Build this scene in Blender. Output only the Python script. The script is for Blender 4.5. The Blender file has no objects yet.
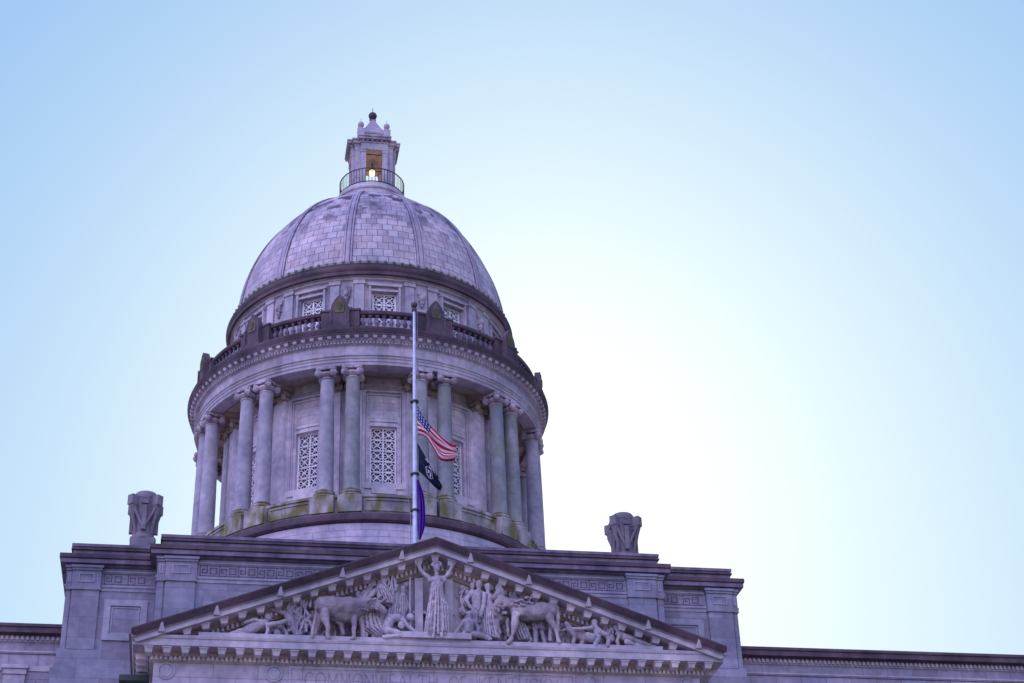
import bpy, math, random
from mathutils import Matrix, Vector
from math import pi, sin, cos, radians as R

# ------------------------------------------------------------------ camera, sky, sun
SC = bpy.context.scene
SC.render.engine = 'CYCLES'
cam_d = bpy.data.cameras.new('camera'); cam_o = bpy.data.objects.new('camera', cam_d)
SC.collection.objects.link(cam_o); SC.camera = cam_o
cam_d.sensor_width = 36; cam_d.lens = 60.38; cam_d.clip_end = 5000
_r, _u, _b = (0.984553, -0.172021, -0.032619), (-0.059738, -0.505164, 0.860954), (-0.16458, -0.845706, -0.507637)
cam_o.matrix_world = Matrix(((_r[0], _u[0], _b[0], -8.295), (_r[1], _u[1], _b[1], -85.591), (_r[2], _u[2], _b[2], 0.0), (0, 0, 0, 1)))
SUN_AZ, SUN_EL = R(12.1), R(27.7)          # azimuth from +Y towards +X
SKY_CURVE = ((.6, .66), (.42, 1.40), (.12, 3.6)); FILL_CLOUD = (10.2, 10.3, 18.2)
W = bpy.data.worlds.new('World'); SC.world = W; W.use_nodes = True
wn = W.node_tree; bg = wn.nodes['Background']
sky = wn.nodes.new('ShaderNodeTexSky'); sky.sky_type = 'NISHITA'; sky.sun_disc = False
sky.sun_elevation = SUN_EL; sky.sun_rotation = SUN_AZ
sky.altitude = 200; sky.air_density = 1.0; sky.dust_density = 2.0; sky.ozone_density = 2.0
def _n(t, **k):
    n = wn.nodes.new(t)
    for a_, v in k.items(): setattr(n, a_, v)
    return n
def _m(op, a_, b_=None):
    n = _n('ShaderNodeMath', operation=op)
    for i, v in enumerate((a_, b_)):
        if v is None: continue
        if isinstance(v, (int, float)): n.inputs[i].default_value = v
        else: wn.links.new(v, n.inputs[i])
    return n.outputs[0]
# tone curve evens out the clear part of the sky: each channel is compressed on its own
sep = _n('ShaderNodeSeparateColor'); wn.links.new(sky.outputs[0], sep.inputs[0]); cmb = _n('ShaderNodeCombineColor')
for i, (g_, k_) in enumerate(SKY_CURVE): wn.links.new(_m('MULTIPLY', _m('POWER', sep.outputs[i], g_), k_), cmb.inputs[i])
# added bluish cloud patch, unseen behind the camera, as fill light for the front
tc = _n('ShaderNodeTexCoord'); sx = _n('ShaderNodeSeparateXYZ'); wn.links.new(tc.outputs['Generated'], sx.inputs[0])
away = _m('ADD', _m('ADD', _m('MULTIPLY', sx.outputs[0], -.62), _m('MULTIPLY', sx.outputs[1], -.58)), _m('MULTIPLY', sx.outputs[2], .53))
r1 = _n('ShaderNodeMapRange', interpolation_type='SMOOTHSTEP'); r1.inputs[1].default_value = 0.2; r1.inputs[2].default_value = .8; wn.links.new(away, r1.inputs[0])
nz = _n('ShaderNodeTexNoise'); nz.inputs['Scale'].default_value = 2.6; nz.inputs['Detail'].default_value = 6; wn.links.new(tc.outputs['Generated'], nz.inputs['Vector'])
r2 = _n('ShaderNodeMapRange', interpolation_type='SMOOTHSTEP'); r2.inputs[1].default_value = .36; r2.inputs[2].default_value = .56; wn.links.new(nz.outputs['Fac'], r2.inputs[0])
mxs = _n('ShaderNodeMix', data_type='RGBA'); wn.links.new(_m('MULTIPLY', r1.outputs[0], r2.outputs[0]), mxs.inputs[0]); wn.links.new(cmb.outputs[0], mxs.inputs[6]); mxs.inputs[7].default_value = (*FILL_CLOUD, 1)
wn.links.new(mxs.outputs[2], bg.inputs[0]); bg.inputs[1].default_value = 0.10
sl = bpy.data.lights.new('sun', 'SUN'); sl.energy = 3.5; sl.angle = R(0.5); sl.color = (1, .9, .78)
so = bpy.data.objects.new('sun', sl); SC.collection.objects.link(so)
sd = Vector((sin(SUN_AZ) * cos(SUN_EL), cos(SUN_AZ) * cos(SUN_EL), sin(SUN_EL)))
so.rotation_euler = sd.to_track_quat('Z', 'Y').to_euler(); so.location = sd * 200
SC.view_settings.view_transform = 'Standard'; SC.view_settings.look = 'None'
SC.view_settings.exposure = 1.0; SC.view_settings.gamma = 1

# ------------------------------------------------------------------ materials
def mat(name, base, rough=.85, var=.25, brick=None, dirt=0., dirtcol=(.05, .04, .045), moss=0., mosscol=(.06, .065, .02),
        streak=0., bump=.3, metal=0., patch=None, cav=0.):
    m = bpy.data.materials.new(name); m.use_nodes = True; nt = m.node_tree; N = nt.nodes; L = nt.links
    b = N['Principled BSDF']; b.inputs['Roughness'].default_value = rough; b.inputs['Metallic'].default_value = metal
    geo = N.new('ShaderNodeNewGeometry'); P = geo.outputs['Position']
    def noise(s, d=4, vec=None, sc=None):
        n = N.new('ShaderNodeTexNoise'); n.inputs['Scale'].default_value = s; n.inputs['Detail'].default_value = d
        v = vec or P
        if sc:
            mp = N.new('ShaderNodeMapping'); mp.inputs['Scale'].default_value = sc; L.new(v, mp.inputs[0]); v = mp.outputs[0]
        L.new(v, n.inputs['Vector']); return n.outputs['Fac']
    def ramp(f, a, c_):
        r = N.new('ShaderNodeMapRange'); r.inputs[1].default_value = a; r.inputs[2].default_value = c_; L.new(f, r.inputs[0]); return r.outputs[0]
    def mul(a, k):
        q = N.new('ShaderNodeMath'); q.operation = 'MULTIPLY'; L.new(a, q.inputs[0])
        if isinstance(k, (int, float)): q.inputs[1].default_value = k
        else: L.new(k, q.inputs[1])
        return q.outputs[0]
    def mixc(f, a, c_, mode='MIX'):
        x = N.new('ShaderNodeMix'); x.data_type = 'RGBA'; x.blend_type = mode
        if isinstance(f, (int, float)): x.inputs[0].default_value = f
        else: L.new(f, x.inputs[0])
        for i, v in ((6, a), (7, c_)):
            if isinstance(v, tuple): x.inputs[i].default_value = (*v, 1) if len(v) == 3 else v
            else: L.new(v, x.inputs[i])
        return x.outputs[2]
    lo = tuple(c * (1 - var) * k for c, k in zip(base, (.94, 1, 1.05))); hi = tuple(min(1, c * (1 + var) * k) for c, k in zip(base, (1.05, 1, .95)))
    col = mixc(ramp(noise(.7, 6), .3, .7), lo, hi)
    col = mixc(.8, col, mixc(ramp(noise(3.5, 8), .3, .72), (.72, .70, .74), (1.12, 1.12, 1.1)), 'MULTIPLY')
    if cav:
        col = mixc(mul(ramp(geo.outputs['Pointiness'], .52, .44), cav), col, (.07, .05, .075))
    bumpf = noise(9, 5)
    bh = None
    if brick:
        uv = N.new('ShaderNodeUVMap')
        bt = N.new('ShaderNodeTexBrick'); L.new(uv.outputs[0], bt.inputs['Vector'])
        bt.inputs['Color1'].default_value = (1, 1, 1, 1); bt.inputs['Color2'].default_value = (brick[3] * 1.05, brick[3] * .98, brick[3] * .97, 1)
        bt.inputs['Mortar'].default_value = (brick[4],) * 3 + (1,)
        bt.inputs['Scale'].default_value = 1; bt.inputs['Brick Width'].default_value = brick[0]; bt.inputs['Row Height'].default_value = brick[1]
        bt.inputs['Mortar Size'].default_value = brick[2]; bt.inputs['Mortar Smooth'].default_value = .1
        bt.offset = .5
        col = mixc(1.0, col, bt.outputs['Color'], 'MULTIPLY'); bh = bt.outputs['Fac']
        if patch:   # single tiles darkened by soot: cluster mask x per-tile random value
            b2 = N.new('ShaderNodeTexBrick'); L.new(uv.outputs[0], b2.inputs['Vector'])
            for k, v in (('Color1', (0, 0, 0, 1)), ('Color2', (1, 1, 1, 1)), ('Mortar', (0, 0, 0, 1))): b2.inputs[k].default_value = v
            b2.inputs['Scale'].default_value = 1; b2.inputs['Brick Width'].default_value = brick[0]; b2.inputs['Row Height'].default_value = brick[1]
            b2.inputs['Mortar Size'].default_value = 0; b2.offset = .5
            sp = N.new('ShaderNodeSeparateXYZ'); L.new(P, sp.inputs[0])
            hgt = ramp(sp.outputs[2], patch[0], patch[1])
            cl = mul(hgt, ramp(noise(1.1, 2), .49, .53))
            col = mixc(mul(cl, ramp(b2.outputs['Color'], .36, .44)), col, (.05, .033, .062))
            col = mixc(mul(hgt, ramp(noise(.9, 5, sc=(1, 1, .35)), .4, .75)), col, (.10, .08, .12))
    if streak:
        col = mixc(mul(ramp(noise(2.2, 5, sc=(1, 1, .12)), .45, .75), streak), col, dirtcol)
    if dirt:
        col = mixc(mul(ramp(noise(.9, 6), .42, .68), dirt), col, dirtcol)
    if moss:
        col = mixc(mul(ramp(noise(1.7, 6, sc=(1, 1, .45)), .44, .6), moss), col, mosscol)
    L.new(col, b.inputs['Base Color'])
    bp = N.new('ShaderNodeBump'); bp.inputs['Strength'].default_value = bump; bp.inputs['Distance'].default_value = .03
    L.new(bumpf, bp.inputs['Height']); nrm = bp.outputs[0]
    if bh is not None:
        b3 = N.new('ShaderNodeBump'); b3.invert = True; b3.inputs['Strength'].default_value = .5; b3.inputs['Distance'].default_value = .02
        L.new(bh, b3.inputs['Height']); L.new(nrm, b3.inputs['Normal']); nrm = b3.outputs[0]
    L.new(nrm, b.inputs['Normal'])
    return m
ST = (.44, .385, .455)
M = dict(
 stone=mat('limestone', ST, streak=.25, dirt=.15, dirtcol=(.14, .10, .15)),
 block=mat('limestone_blocks', ST, brick=(1.15, .52, .013, .74, .5), streak=.3, dirt=.12, dirtcol=(.15, .11, .16)),
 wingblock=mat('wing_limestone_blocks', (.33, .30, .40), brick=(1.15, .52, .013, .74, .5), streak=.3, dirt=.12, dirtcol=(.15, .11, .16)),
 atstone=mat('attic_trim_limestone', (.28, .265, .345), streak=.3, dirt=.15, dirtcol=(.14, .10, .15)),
 drumblock=mat('drum_limestone_blocks', (.64, .575, .66), brick=(1.0, .46, .013, .8, .5), streak=.2),
 drumstone=mat('drum_trim_limestone', (.60, .535, .62), streak=.2, dirt=.1, dirtcol=(.25, .2, .25)),
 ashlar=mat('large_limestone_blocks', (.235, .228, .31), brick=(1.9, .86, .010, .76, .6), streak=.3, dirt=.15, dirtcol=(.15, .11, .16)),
 beam=mat('entablature_blocks', ST, brick=(1.75, 3, .012, .72, .6), streak=.3, dirt=.1, dirtcol=(.15, .11, .16)),
 bright=mat('bright_limestone', (.60, .53, .60), streak=.25, dirtcol=(.3, .25, .3)),  # lighter tone that sets dentils and modillions off from the mouldings
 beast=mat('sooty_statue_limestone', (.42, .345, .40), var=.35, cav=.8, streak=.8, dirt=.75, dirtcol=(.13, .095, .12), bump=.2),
 urnstone=mat('urn_limestone', (.18, .15, .19), var=.3, streak=.6, dirtcol=(.10, .075, .10)),
 white=mat('pale_limestone', (.44, .39, .49), brick=(1.6, .85, .012, .9, .5), streak=.15),
 tile=mat('dome_tiles', (.52, .44, .51), brick=(.58, .52, .018, .78, .25), patch=(53.5, 56.5), streak=.3, dirtcol=(.12, .09, .15)),
 ribstone=mat('rib_limestone', (.36, .30, .38), streak=.5, dirtcol=(.12, .09, .15)),
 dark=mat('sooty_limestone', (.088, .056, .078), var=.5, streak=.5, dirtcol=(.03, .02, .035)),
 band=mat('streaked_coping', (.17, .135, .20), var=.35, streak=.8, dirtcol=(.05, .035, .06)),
 moss=mat('mossy_limestone', (.30, .27, .28), var=.4, moss=.9, mosscol=(.12, .10, .018), streak=.3),
 column=mat('column_limestone', (.31, .285, .345), streak=.35, dirtcol=(.2, .18, .19)),
 gcolumn=mat('green_streaked_limestone', (.245, .24, .27), streak=.3, moss=.45, mosscol=(.13, .14, .09), dirtcol=(.17, .16, .15)),
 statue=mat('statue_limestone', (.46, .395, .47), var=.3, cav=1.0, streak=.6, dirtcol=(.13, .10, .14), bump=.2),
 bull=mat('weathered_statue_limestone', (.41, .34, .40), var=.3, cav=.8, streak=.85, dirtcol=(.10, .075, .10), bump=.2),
 tan=mat('tan_limestone', (.40, .32, .28), dirt=.2, dirtcol=(.2, .13, .1)),
 paint=mat('white_painted_metal', (.78, .72, .78), rough=.5, var=.06, bump=0),
 pole=mat('pale_painted_pole', (.50, .53, .66), rough=.4, var=.1, bump=0, metal=.1),
 iron=mat('black_iron', (.03, .025, .035), rough=.5, var=.2, bump=0),
 glass=mat('dark_window_glass', (.012, .012, .03), rough=.12, var=.3, bump=0),
 mossdark=mat('dark_mossy_limestone', (.11, .095, .075), var=.4, moss=.8, mosscol=(.09, .08, .02)),
 letter=mat('darker_lettering', (.27, .23, .30), bump=0),
 groove=mat('groove_shade_and_grime', (.10, .075, .11), var=.3),
 emblem=mat('faded_emblem_paint', (.45, .45, .55), bump=0),
 copper=mat('green_copper', (.022, .04, .035), rough=.6),
 rope=mat('rope', (.2, .2, .25), bump=0),
 grass=mat('dry_grass', (.12, .11, .045), var=.4),
 paving=mat('paving', (.46, .36, .26)),
)
lamp_m = bpy.data.materials.new('lit_lamp_glass'); lamp_m.use_nodes = True
_b = lamp_m.node_tree.nodes['Principled BSDF']; _b.inputs['Base Color'].default_value = (.9, .8, .6, 1)
_b.inputs['Emission Color'].default_value = (1, .72, .38, 1); _b.inputs['Emission Strength'].default_value = .55

# ------------------------------------------------------------------ mesh helpers
class MB:
    def __init__(s): s.v = []; s.f = []; s.uv = []; s.sm = []
    def add(s, vs, fs, uvs=None, smooth=False):
        o = len(s.v); s.v += [tuple(v) for v in vs]
        for i, f in enumerate(fs):
            s.f.append([o + k for k in f]); s.sm.append(smooth)
            if uvs: s.uv.append(uvs[i])
            else:
                p = [Vector(vs[k]) for k in f]
                n = (p[1] - p[0]).cross(p[2] - p[0]) if len(p) > 2 else Vector((0, 0, 1))
                if abs(n.z) > abs(n.x) and abs(n.z) > abs(n.y): s.uv.append([(q.x, q.y) for q in p])
                elif abs(n.x) > abs(n.y): s.uv.append([(q.y, q.z) for q in p])
                else: s.uv.append([(q.x, q.z) for q in p])
        return s
    def box(s, x0, x1, y0, y1, z0, z1, M_=None, tp=0, ty=0):
        vs = [Vector(q) for q in ((x0 + tp, y0 + ty, z0), (x1 - tp, y0 + ty, z0), (x1 - tp, y1, z0), (x0 + tp, y1, z0), (x0, y0, z1), (x1, y0, z1), (x1, y1, z1), (x0, y1, z1))]
        if M_ is not None: vs = [M_ @ v for v in vs]
        return s.add(vs, [(0, 3, 2, 1), (4, 5, 6, 7), (0, 1, 5, 4), (1, 2, 6, 5), (2, 3, 7, 6), (3, 0, 4, 7)])
    def rev(s, prof, n=96, a0=0., a1=2 * pi, smooth=True, M_=None, caps=False):
        """surface of revolution; angle from -Y towards +X; prof [(r,z)]; uv = arc x profile length"""
        full = abs(a1 - a0 - 2 * pi) < 1e-6; cols = n if full else n + 1
        rm = max(p[0] for p in prof); ln = [0]
        for a, b in zip(prof, prof[1:]): ln.append(ln[-1] + math.hypot(a[0] - b[0], a[1] - b[1]))
        vs = []
        for i in range(cols):
            a = a0 + (a1 - a0) * i / n
            for r, z in prof: vs.append(Vector((r * sin(a), -r * cos(a), z)))
        if M_ is not None: vs = [M_ @ v for v in vs]
        k = len(prof); fs = []; uv = []
        for i in range(n):
            j = (i + 1) % cols if full else i + 1
            u0 = (a0 + (a1 - a0) * i / n) * rm; u1 = (a0 + (a1 - a0) * (i + 1) / n) * rm
            for q in range(k - 1):
                fs.append((i * k + q, j * k + q, j * k + q + 1, i * k + q + 1))
                uv.append([(u0, ln[q]), (u1, ln[q]), (u1, ln[q + 1]), (u0, ln[q + 1])])
        s.add(vs, fs, uv, smooth)
        if caps and not full:
            for c0 in (0, (cols - 1) * k): s.add(vs[c0:c0 + k], [tuple(range(k))])
        return s
    def tube(s, pts, r, n=8, r1=None):
        pts = [Vector(p) for p in pts]; m = len(pts); vs = []
        for i, p in enumerate(pts):
            d = (pts[min(i + 1, m - 1)] - pts[max(i - 1, 0)]).normalized()
            a = d.orthogonal().normalized() if abs(d.z) > .99 else d.cross(Vector((0, 0, 1))).normalized()
            b = d.cross(a); rr = r if r1 is None else r + (r1 - r) * i / (m - 1)
            for k in range(n): vs.append(p + a * (rr * cos(2 * pi * k / n)) + b * (rr * sin(2 * pi * k / n)))
        fs = [(i * n + k, i * n + (k + 1) % n, (i + 1) * n + (k + 1) % n, (i + 1) * n + k) for i in range(m - 1) for k in range(n)]
        fs += [tuple(range(n))[::-1], tuple(range((m - 1) * n, m * n))]
        return s.add(vs, fs, None, True)
    def ball(s, c, r, n=16, sq=(1, 1, 1)):
        pr = [(max(r * sin(pi * i / n), 1e-4), -r * cos(pi * i / n)) for i in range(n + 1)]
        return s.rev(pr, n * 2, M_=Matrix.Translation(c) @ Matrix.Diagonal((*sq, 1)))
    def sweep(s, path, prof, closed=False, smooth=False):
        """sweep profile [(outward offset, z)] along a plan path (wall on the left side of travel is inside)"""
        n = len(path); P = [Vector((x, y)) for x, y in path]; nor = []
        for i in range(n if closed else n - 1):
            d = (P[(i + 1) % n] - P[i]).normalized(); nor.append(Vector((d.y, -d.x)))
        mit = []
        for i in range(n):
            if closed: a, b = nor[i - 1], nor[i]
            else: a, b = nor[max(i - 1, 0)], nor[min(i, n - 2)]
            m_ = a + b; mit.append(m_ / (1 + a.dot(b)) if 1 + a.dot(b) > 1e-6 else a)
        k = len(prof); vs = []
        for i in range(n):
            for o, z in prof: q = P[i] + mit[i] * o; vs.append((q.x, q.y, z))
        fs = []
        for i in range(n if closed else n - 1):
            j = (i + 1) % n
            for q in range(k - 1): fs.append((i * k + q, j * k + q, j * k + q + 1, i * k + q + 1))
        s.add(vs, fs, None, smooth)
        if not closed:
            for c0 in (0, (n - 1) * k): s.add(vs[c0:c0 + k], [tuple(range(k))])
        return s
    def build(s, name, m, parent=None, loc=None, label=None, cat=None, group=None, kind=None, bevel=0):
        me = bpy.data.meshes.new(name); me.from_pydata(s.v, [], s.f)
        uv = me.uv_layers.new(name='UVMap'); fl = []
        for u in s.uv:
            for q in u: fl += [q[0], q[1]]
        if len(fl) == len(me.loops) * 2: uv.data.foreach_set('uv', fl)
        me.polygons.foreach_set('use_smooth', s.sm)
        ms = m if isinstance(m, list) else [m]
        for q in ms: me.materials.append(M[q] if isinstance(q, str) else q)
        me.update()
        if any(s.sm): me.set_sharp_from_angle(angle=R(28))
        o = bpy.data.objects.new(name, me); SC.collection.objects.link(o)
        if bevel:
            b = o.modifiers.new('bevel', 'BEVEL'); b.width = bevel; b.segments = 1; b.limit_method = 'ANGLE'
        if parent:
            o.parent = parent
            if loc is None: o.matrix_parent_inverse = wm(parent).inverted()
        if loc is not None:
            if isinstance(loc, Matrix): o.matrix_local = loc
            else: o.location = loc
        tag(o, label, cat, group, kind); return o
WM = {}
def wm(o):
    if o.parent is None: return o.matrix_basis.copy()
    return wm(o.parent) @ o.matrix_parent_inverse @ o.matrix_basis
def tag(o, label=None, cat=None, group=None, kind=None):
    for k, v in (('label', label), ('category', cat), ('group', group), ('kind', kind)):
        if v: o[k] = v
def empty(name, loc, parent=None, rz=0):
    o = bpy.data.objects.new(name, None); SC.collection.objects.link(o); o.parent = parent
    o.location = loc; o.rotation_euler = (0, 0, rz); o.empty_display_size = .5; return o
def copy_tree(o, parent=None, basis=None):
    c = o.copy(); SC.collection.objects.link(c); c.parent = parent
    if basis is not None: c.matrix_basis = basis
    for ch in [x for x in bpy.data.objects if x.parent == o]: copy_tree(ch, c)
    return c
def at(a, r, z): return Matrix.Rotation(a, 4, 'Z') @ Matrix.Translation((0, -r, z))   # local -Y faces outward

# ------------------------------------------------------------------ ground
g = MB(); g.rev([(.01, -1.6), (120, -1.62), (3000, -1.7)], 96); g.build('ground', 'grass', kind='structure')
g = MB(); g.box(-32, 32, -160, -40, -1.62, -1.58); g.build('path', 'paving', kind='structure')  # unseen paving, made wide and warm-toned to bounce light up onto the soffits

# ================================================================== THE BUILDING
CAP = empty('capitol_building', (0, -18, -1.6))
tag(CAP, 'grey domed stone statehouse seen from below, with columned drum and carved front gable', 'building')
CINV = Matrix.Translation((0, 18, 1.6))

# ---- wings
def wing(sx):
    x0, x1 = 13.6, 58.0; path = [(-x1, -17.2), (-x0, -17.2)] if sx < 0 else [(x0, -17.2), (x1, -17.2)]
    lo, hi = min(path[0][0], path[1][0]), max(path[0][0], path[1][0])
    b = MB(); b.box(lo, hi, -17.2, 16, -1.6, 25.95)
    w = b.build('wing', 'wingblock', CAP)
    c_ = MB(); c_.sweep(path, [(-.3, 26.12), (.45, 26.12), (.5, 26.08), (.5, 25.98), (.44, 25.95), (.44, 25.74), (.2, 25.73), (.2, 25.68), (-.3, 25.68)])
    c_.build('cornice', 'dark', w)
    d = MB(); x = lo + .1
    d.sweep(path, [(-.1, 25.68), (.1, 25.68), (.08, 25.48), (.05, 25.46), (-.1, 25.4)])
    while x < hi - .1: d.box(x, x + .11, -17.38, -17.2, 25.52, 25.679); x += .2
    d.build('dentils', 'stone', w)
    a = MB(); a.sweep(path, [(-.1, 25.08), (.1, 25.08), (.1, 25.02), (.06, 25.0), (.06, 24.98), (-.1, 24.98)]); a.build('moulding', 'stone', w)
    k = 0; x = -15.8
    while k < 12:
        cx = x - k * 2.05; k += 1
        if sx > 0: cx = -cx
        p_ = MB(); p_.box(cx - .42, cx + .42, -17.32, -17.1, 8, 24.08); p_.box(cx - .46, cx + .46, -17.38, -17.1, 24.08, 24.3); p_.box(cx - .52, cx + .52, -17.45, -17.1, 24.3, 24.45); p_.build('pilaster', 'stone', w)
    q = MB(); q.sweep(path, [(-.1, 24.47), (.05, 24.47), (.05, 24.25), (-.1, 24.25)]); q.build('moulding', 'stone', w)
    for k in range(11):
        cx = -15.8 - (k + .5) * 2.05
        if sx > 0: cx = -cx
        q = MB(); q.box(cx - .42, cx + .42, -17.24, -17.1, 14, 23.6); q.build('window', 'glass', w)
wing(-1); wing(1)

# ---- attic block behind the gable
OX, OY, IX, IY = 13.98, -19.25, 10.4, -20.5
plan = [(-OX, 19), (-OX, OY), (-IX, OY), (-IX, IY), (IX, IY), (IX, OY), (OX, OY), (OX, 19)]
b = MB(); b.sweep(plan, [(0, 24.0), (0, 28.42)]); b.add([(-OX, 19, 28.42), (-OX, OY, 28.42), (OX, OY, 28.42), (OX, 19, 28.42)], [(0, 1, 2, 3)])
b.add([(-IX, OY, 28.42), (-IX, IY, 28.42), (IX, IY, 28.42), (IX, OY, 28.42)], [(0, 1, 2, 3)])
b.sweep(plan, [(0, 24.5), (.10, 24.46), (.10, 23.8), (.13, 23.78), (.13, 23.7), (.28, 23.62), (.28, 12), (.5, 11.9), (.5, -1.6)])
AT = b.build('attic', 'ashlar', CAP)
b = MB(); b.sweep(plan, [(-.3, 28.46), (.28, 28.46), (.35, 28.43), (.35, 28.26), (.30, 28.24), (.30, 28.22)]); b.build('cornice', 'dark', AT)
b = MB(); b.sweep(plan, [(.28, 28.218), (.30, 28.215), (.30, 28.05), (.12, 28.03), (.12, 27.99), (.06, 27.96), (-.1, 27.96)]); b.build('fascia', 'band', AT)
b = MB(); b.sweep(plan, [(-.1, 27.84), (.05, 27.84), (.05, 27.78), (.02, 27.76), (.02, 27.745), (-.05, 27.745)]); b.sweep(plan, [(-.05, 27.22), (.02, 27.22), (.07, 27.18), (.07, 27.12), (.03, 27.08), (.03, 26.96), (-.05, 26.96)]); b.build('moulding', 'atstone', AT)
pp = [(-OX + .1, 18), (-OX + .1, OY + .05), (-IX + .08, OY + .05), (-IX + .08, IY + .05), (IX - .08, IY + .05), (IX - .08, OY + .05), (OX - .1, OY + .05), (OX - .1, 18)]
b = MB(); b.sweep(pp, [(-.5, 29.02), (.04, 29.02), (.04, 28.90), (0, 28.88), (-.03, 28.84), (-.03, 28.44)]); b.build('parapet', 'band', AT)
b = MB(); b.sweep(pp, [(-.02, 28.82), (.05, 28.82), (.05, 28.76), (-.02, 28.74)]); b.build('parapet_moulding', 'dark', AT)
b = MB()
for s in (-1, 1): b.box(min(s * 12.9, s * 10.5), max(s * 12.9, s * 10.5), OY + .3, OY + 1.2, 28.46, 29.1)
b.build('parapet_block', 'band', AT)
def pier(x0, x1, yf, z0=24.46, d=.12, m='ashlar'):
    p_ = MB(); p_.box(x0, x1, yf - d, yf + .05, z0, 26.95)
    p_.box(x0 - .05, x1 + .05, yf - d - .06, yf + .05, 26.95, 27.05); p_.box(x0 - .02, x1 + .02, yf - d - .03, yf + .05, 27.05, 27.15)
    p_.box(x0 - .03, x1 + .03, yf - d - .03, yf + .05, 27.15, 27.78)
    p_.box(x0 - .06, x1 + .06, yf - d - .08, yf + .05, 27.78, 27.88); p_.box(x0 - .1, x1 + .1, yf - d - .13, yf + .05, 27.88, 27.985)
    o = p_.build('pilaster', m, AT)
    q = MB(); w_ = (x1 - x0); i0, i1 = x0 + w_ * .2, x1 - w_ * .2
    frame(q, i0, i1, 27.27, 27.66, yf - d - .03, .05, .03); q.build('panel', 'atstone', AT)
def frame(q, x0, x1, z0, z1, y, w_, t):
    q.box(x0, x1, y - t, y, z0, z0 + w_); q.box(x0, x1, y - t, y, z1 - w_, z1)
    q.box(x0, x0 + w_, y - t, y, z0 + w_, z1 - w_); q.box(x1 - w_, x1, y - t, y, z0 + w_, z1 - w_)
for s in (-1, 1):
    for x0, x1, yf in ((12.66, 13.74, OY), (8.88, 10.06, IY)):
        a, c_ = sorted((s * x0, s * x1)); pier(a, c_, yf)
    for x0, x1, yf in ((13.78, 13.97, OY), (10.13, 10.38, IY)):
        a, c_ = sorted((s * x0, s * x1)); pier(a, c_, yf, d=.05)
    q = MB(); a, c_ = sorted((s * 12.42, s * 10.72)); frame(q, a, c_, 24.88, 26.6, OY, .26, .07); frame(q, a + .3, c_ - .3, 25.16, 26.3, OY, .05, .03); q.build('panel', 'atstone', AT)
    q = MB(); a, c_ = sorted((s * 8.55, s * 5.4)); frame(q, a, c_, 24.9, 26.15, IY, .2, .07); frame(q, a + .34, c_ - .34, 25.2, 25.85, IY, .05, .03); q.build('panel', 'atstone', AT)
q = MB(); frame(q, -5, 5, 24.9, 26.15, IY, .2, .07); q.build('panel', 'atstone', AT)
def greek(x0, x1, yf, z0=27.27, z1=27.7):
    q = MB(); U = .76; n = max(1, int((x1 - x0 - .1) / U)); U = (x1 - x0 - .1) / n; h = z1 - z0; t = .006; w_ = .04
    def ln(pts, ox, flip=False):
        for (a, b_), (c_, d) in zip(pts, pts[1:]):
            if flip: b_, d = h - b_, h - d
            q.box(ox + min(a, c_) - w_ / 2, ox + max(a, c_) + w_ / 2, yf - t, yf + .02, z0 + min(b_, d) - w_ / 2, z0 + max(b_, d) + w_ / 2)
    for i in range(n):
        o = x0 + .05 + i * U; f = i % 2 == 1
        ln([(.03, .0), (.03, h), (.30, h), (.30, h * .3), (.12, h * .3), (.12, h * .65), (.2, h * .65)], o, f)
        ln([(.03, 0), (U * .98, 0)], o, f); ln([(.38, h), (U * .98, h)], o, f)
        ln([(.44, h * .22), (.68, h * .22), (.68, h * .78), (.44, h * .78), (.44, h * .22)], o)
    q.build('greek_key_frieze', 'groove', AT)  # thin dark strips replace cut grooves, their shade and grime put into the colour
greek(10.62, 12.58, OY); greek(-12.58, -10.62, OY); greek(-8.8, 8.8, IY)

# ---- dome podium
b = MB(); b.box(-12.1, 12.1, -11.4, 11.4, 28.42, 32.0); b.build('podium_block', 'block', CAP)
b = MB(); b.rev([(9.6, 32.0), (9.6, 34.2), (9.62, 34.22), (9.62, 34.9), (9.5, 34.98)], 128); b.build('podium_wall', 'white', CAP)
b = MB(); b.rev([(9.5, 34.96), (9.72, 34.97), (9.83, 35.02), (9.86, 35.1), (9.86, 35.32), (9.8, 35.4), (9.62, 35.47), (7, 35.5)], 128); b.build('podium_ledge', 'dark', CAP)
PD = MB(); PD.rev([(9.42, 35.46), (9.42, 36.36), (9.5, 36.38), (9.5, 36.52), (9.35, 36.55), (7, 36.56)], 128); PD = PD.build('podium_parapet', 'moss', CAP)
for k in range(12):
    a0 = R(30 * k); w_ = R(6.6); q = MB()
    q.rev([(9.41, 36.28), (9.47, 36.28), (9.47, 36.2), (9.41, 36.2)], 10, a0 - w_, a0 + w_, smooth=False, caps=True)
    q.rev([(9.41, 35.72), (9.47, 35.72), (9.47, 35.64), (9.41, 35.64)], 10, a0 - w_, a0 + w_, smooth=False, caps=True)
    for s in (-1, 1): q.box(-.04, .04, -.06, .02, 0, .48, at(a0 + s * w_, 9.41, 35.72))
    q.build('panel', 'moss', PD)

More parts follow.
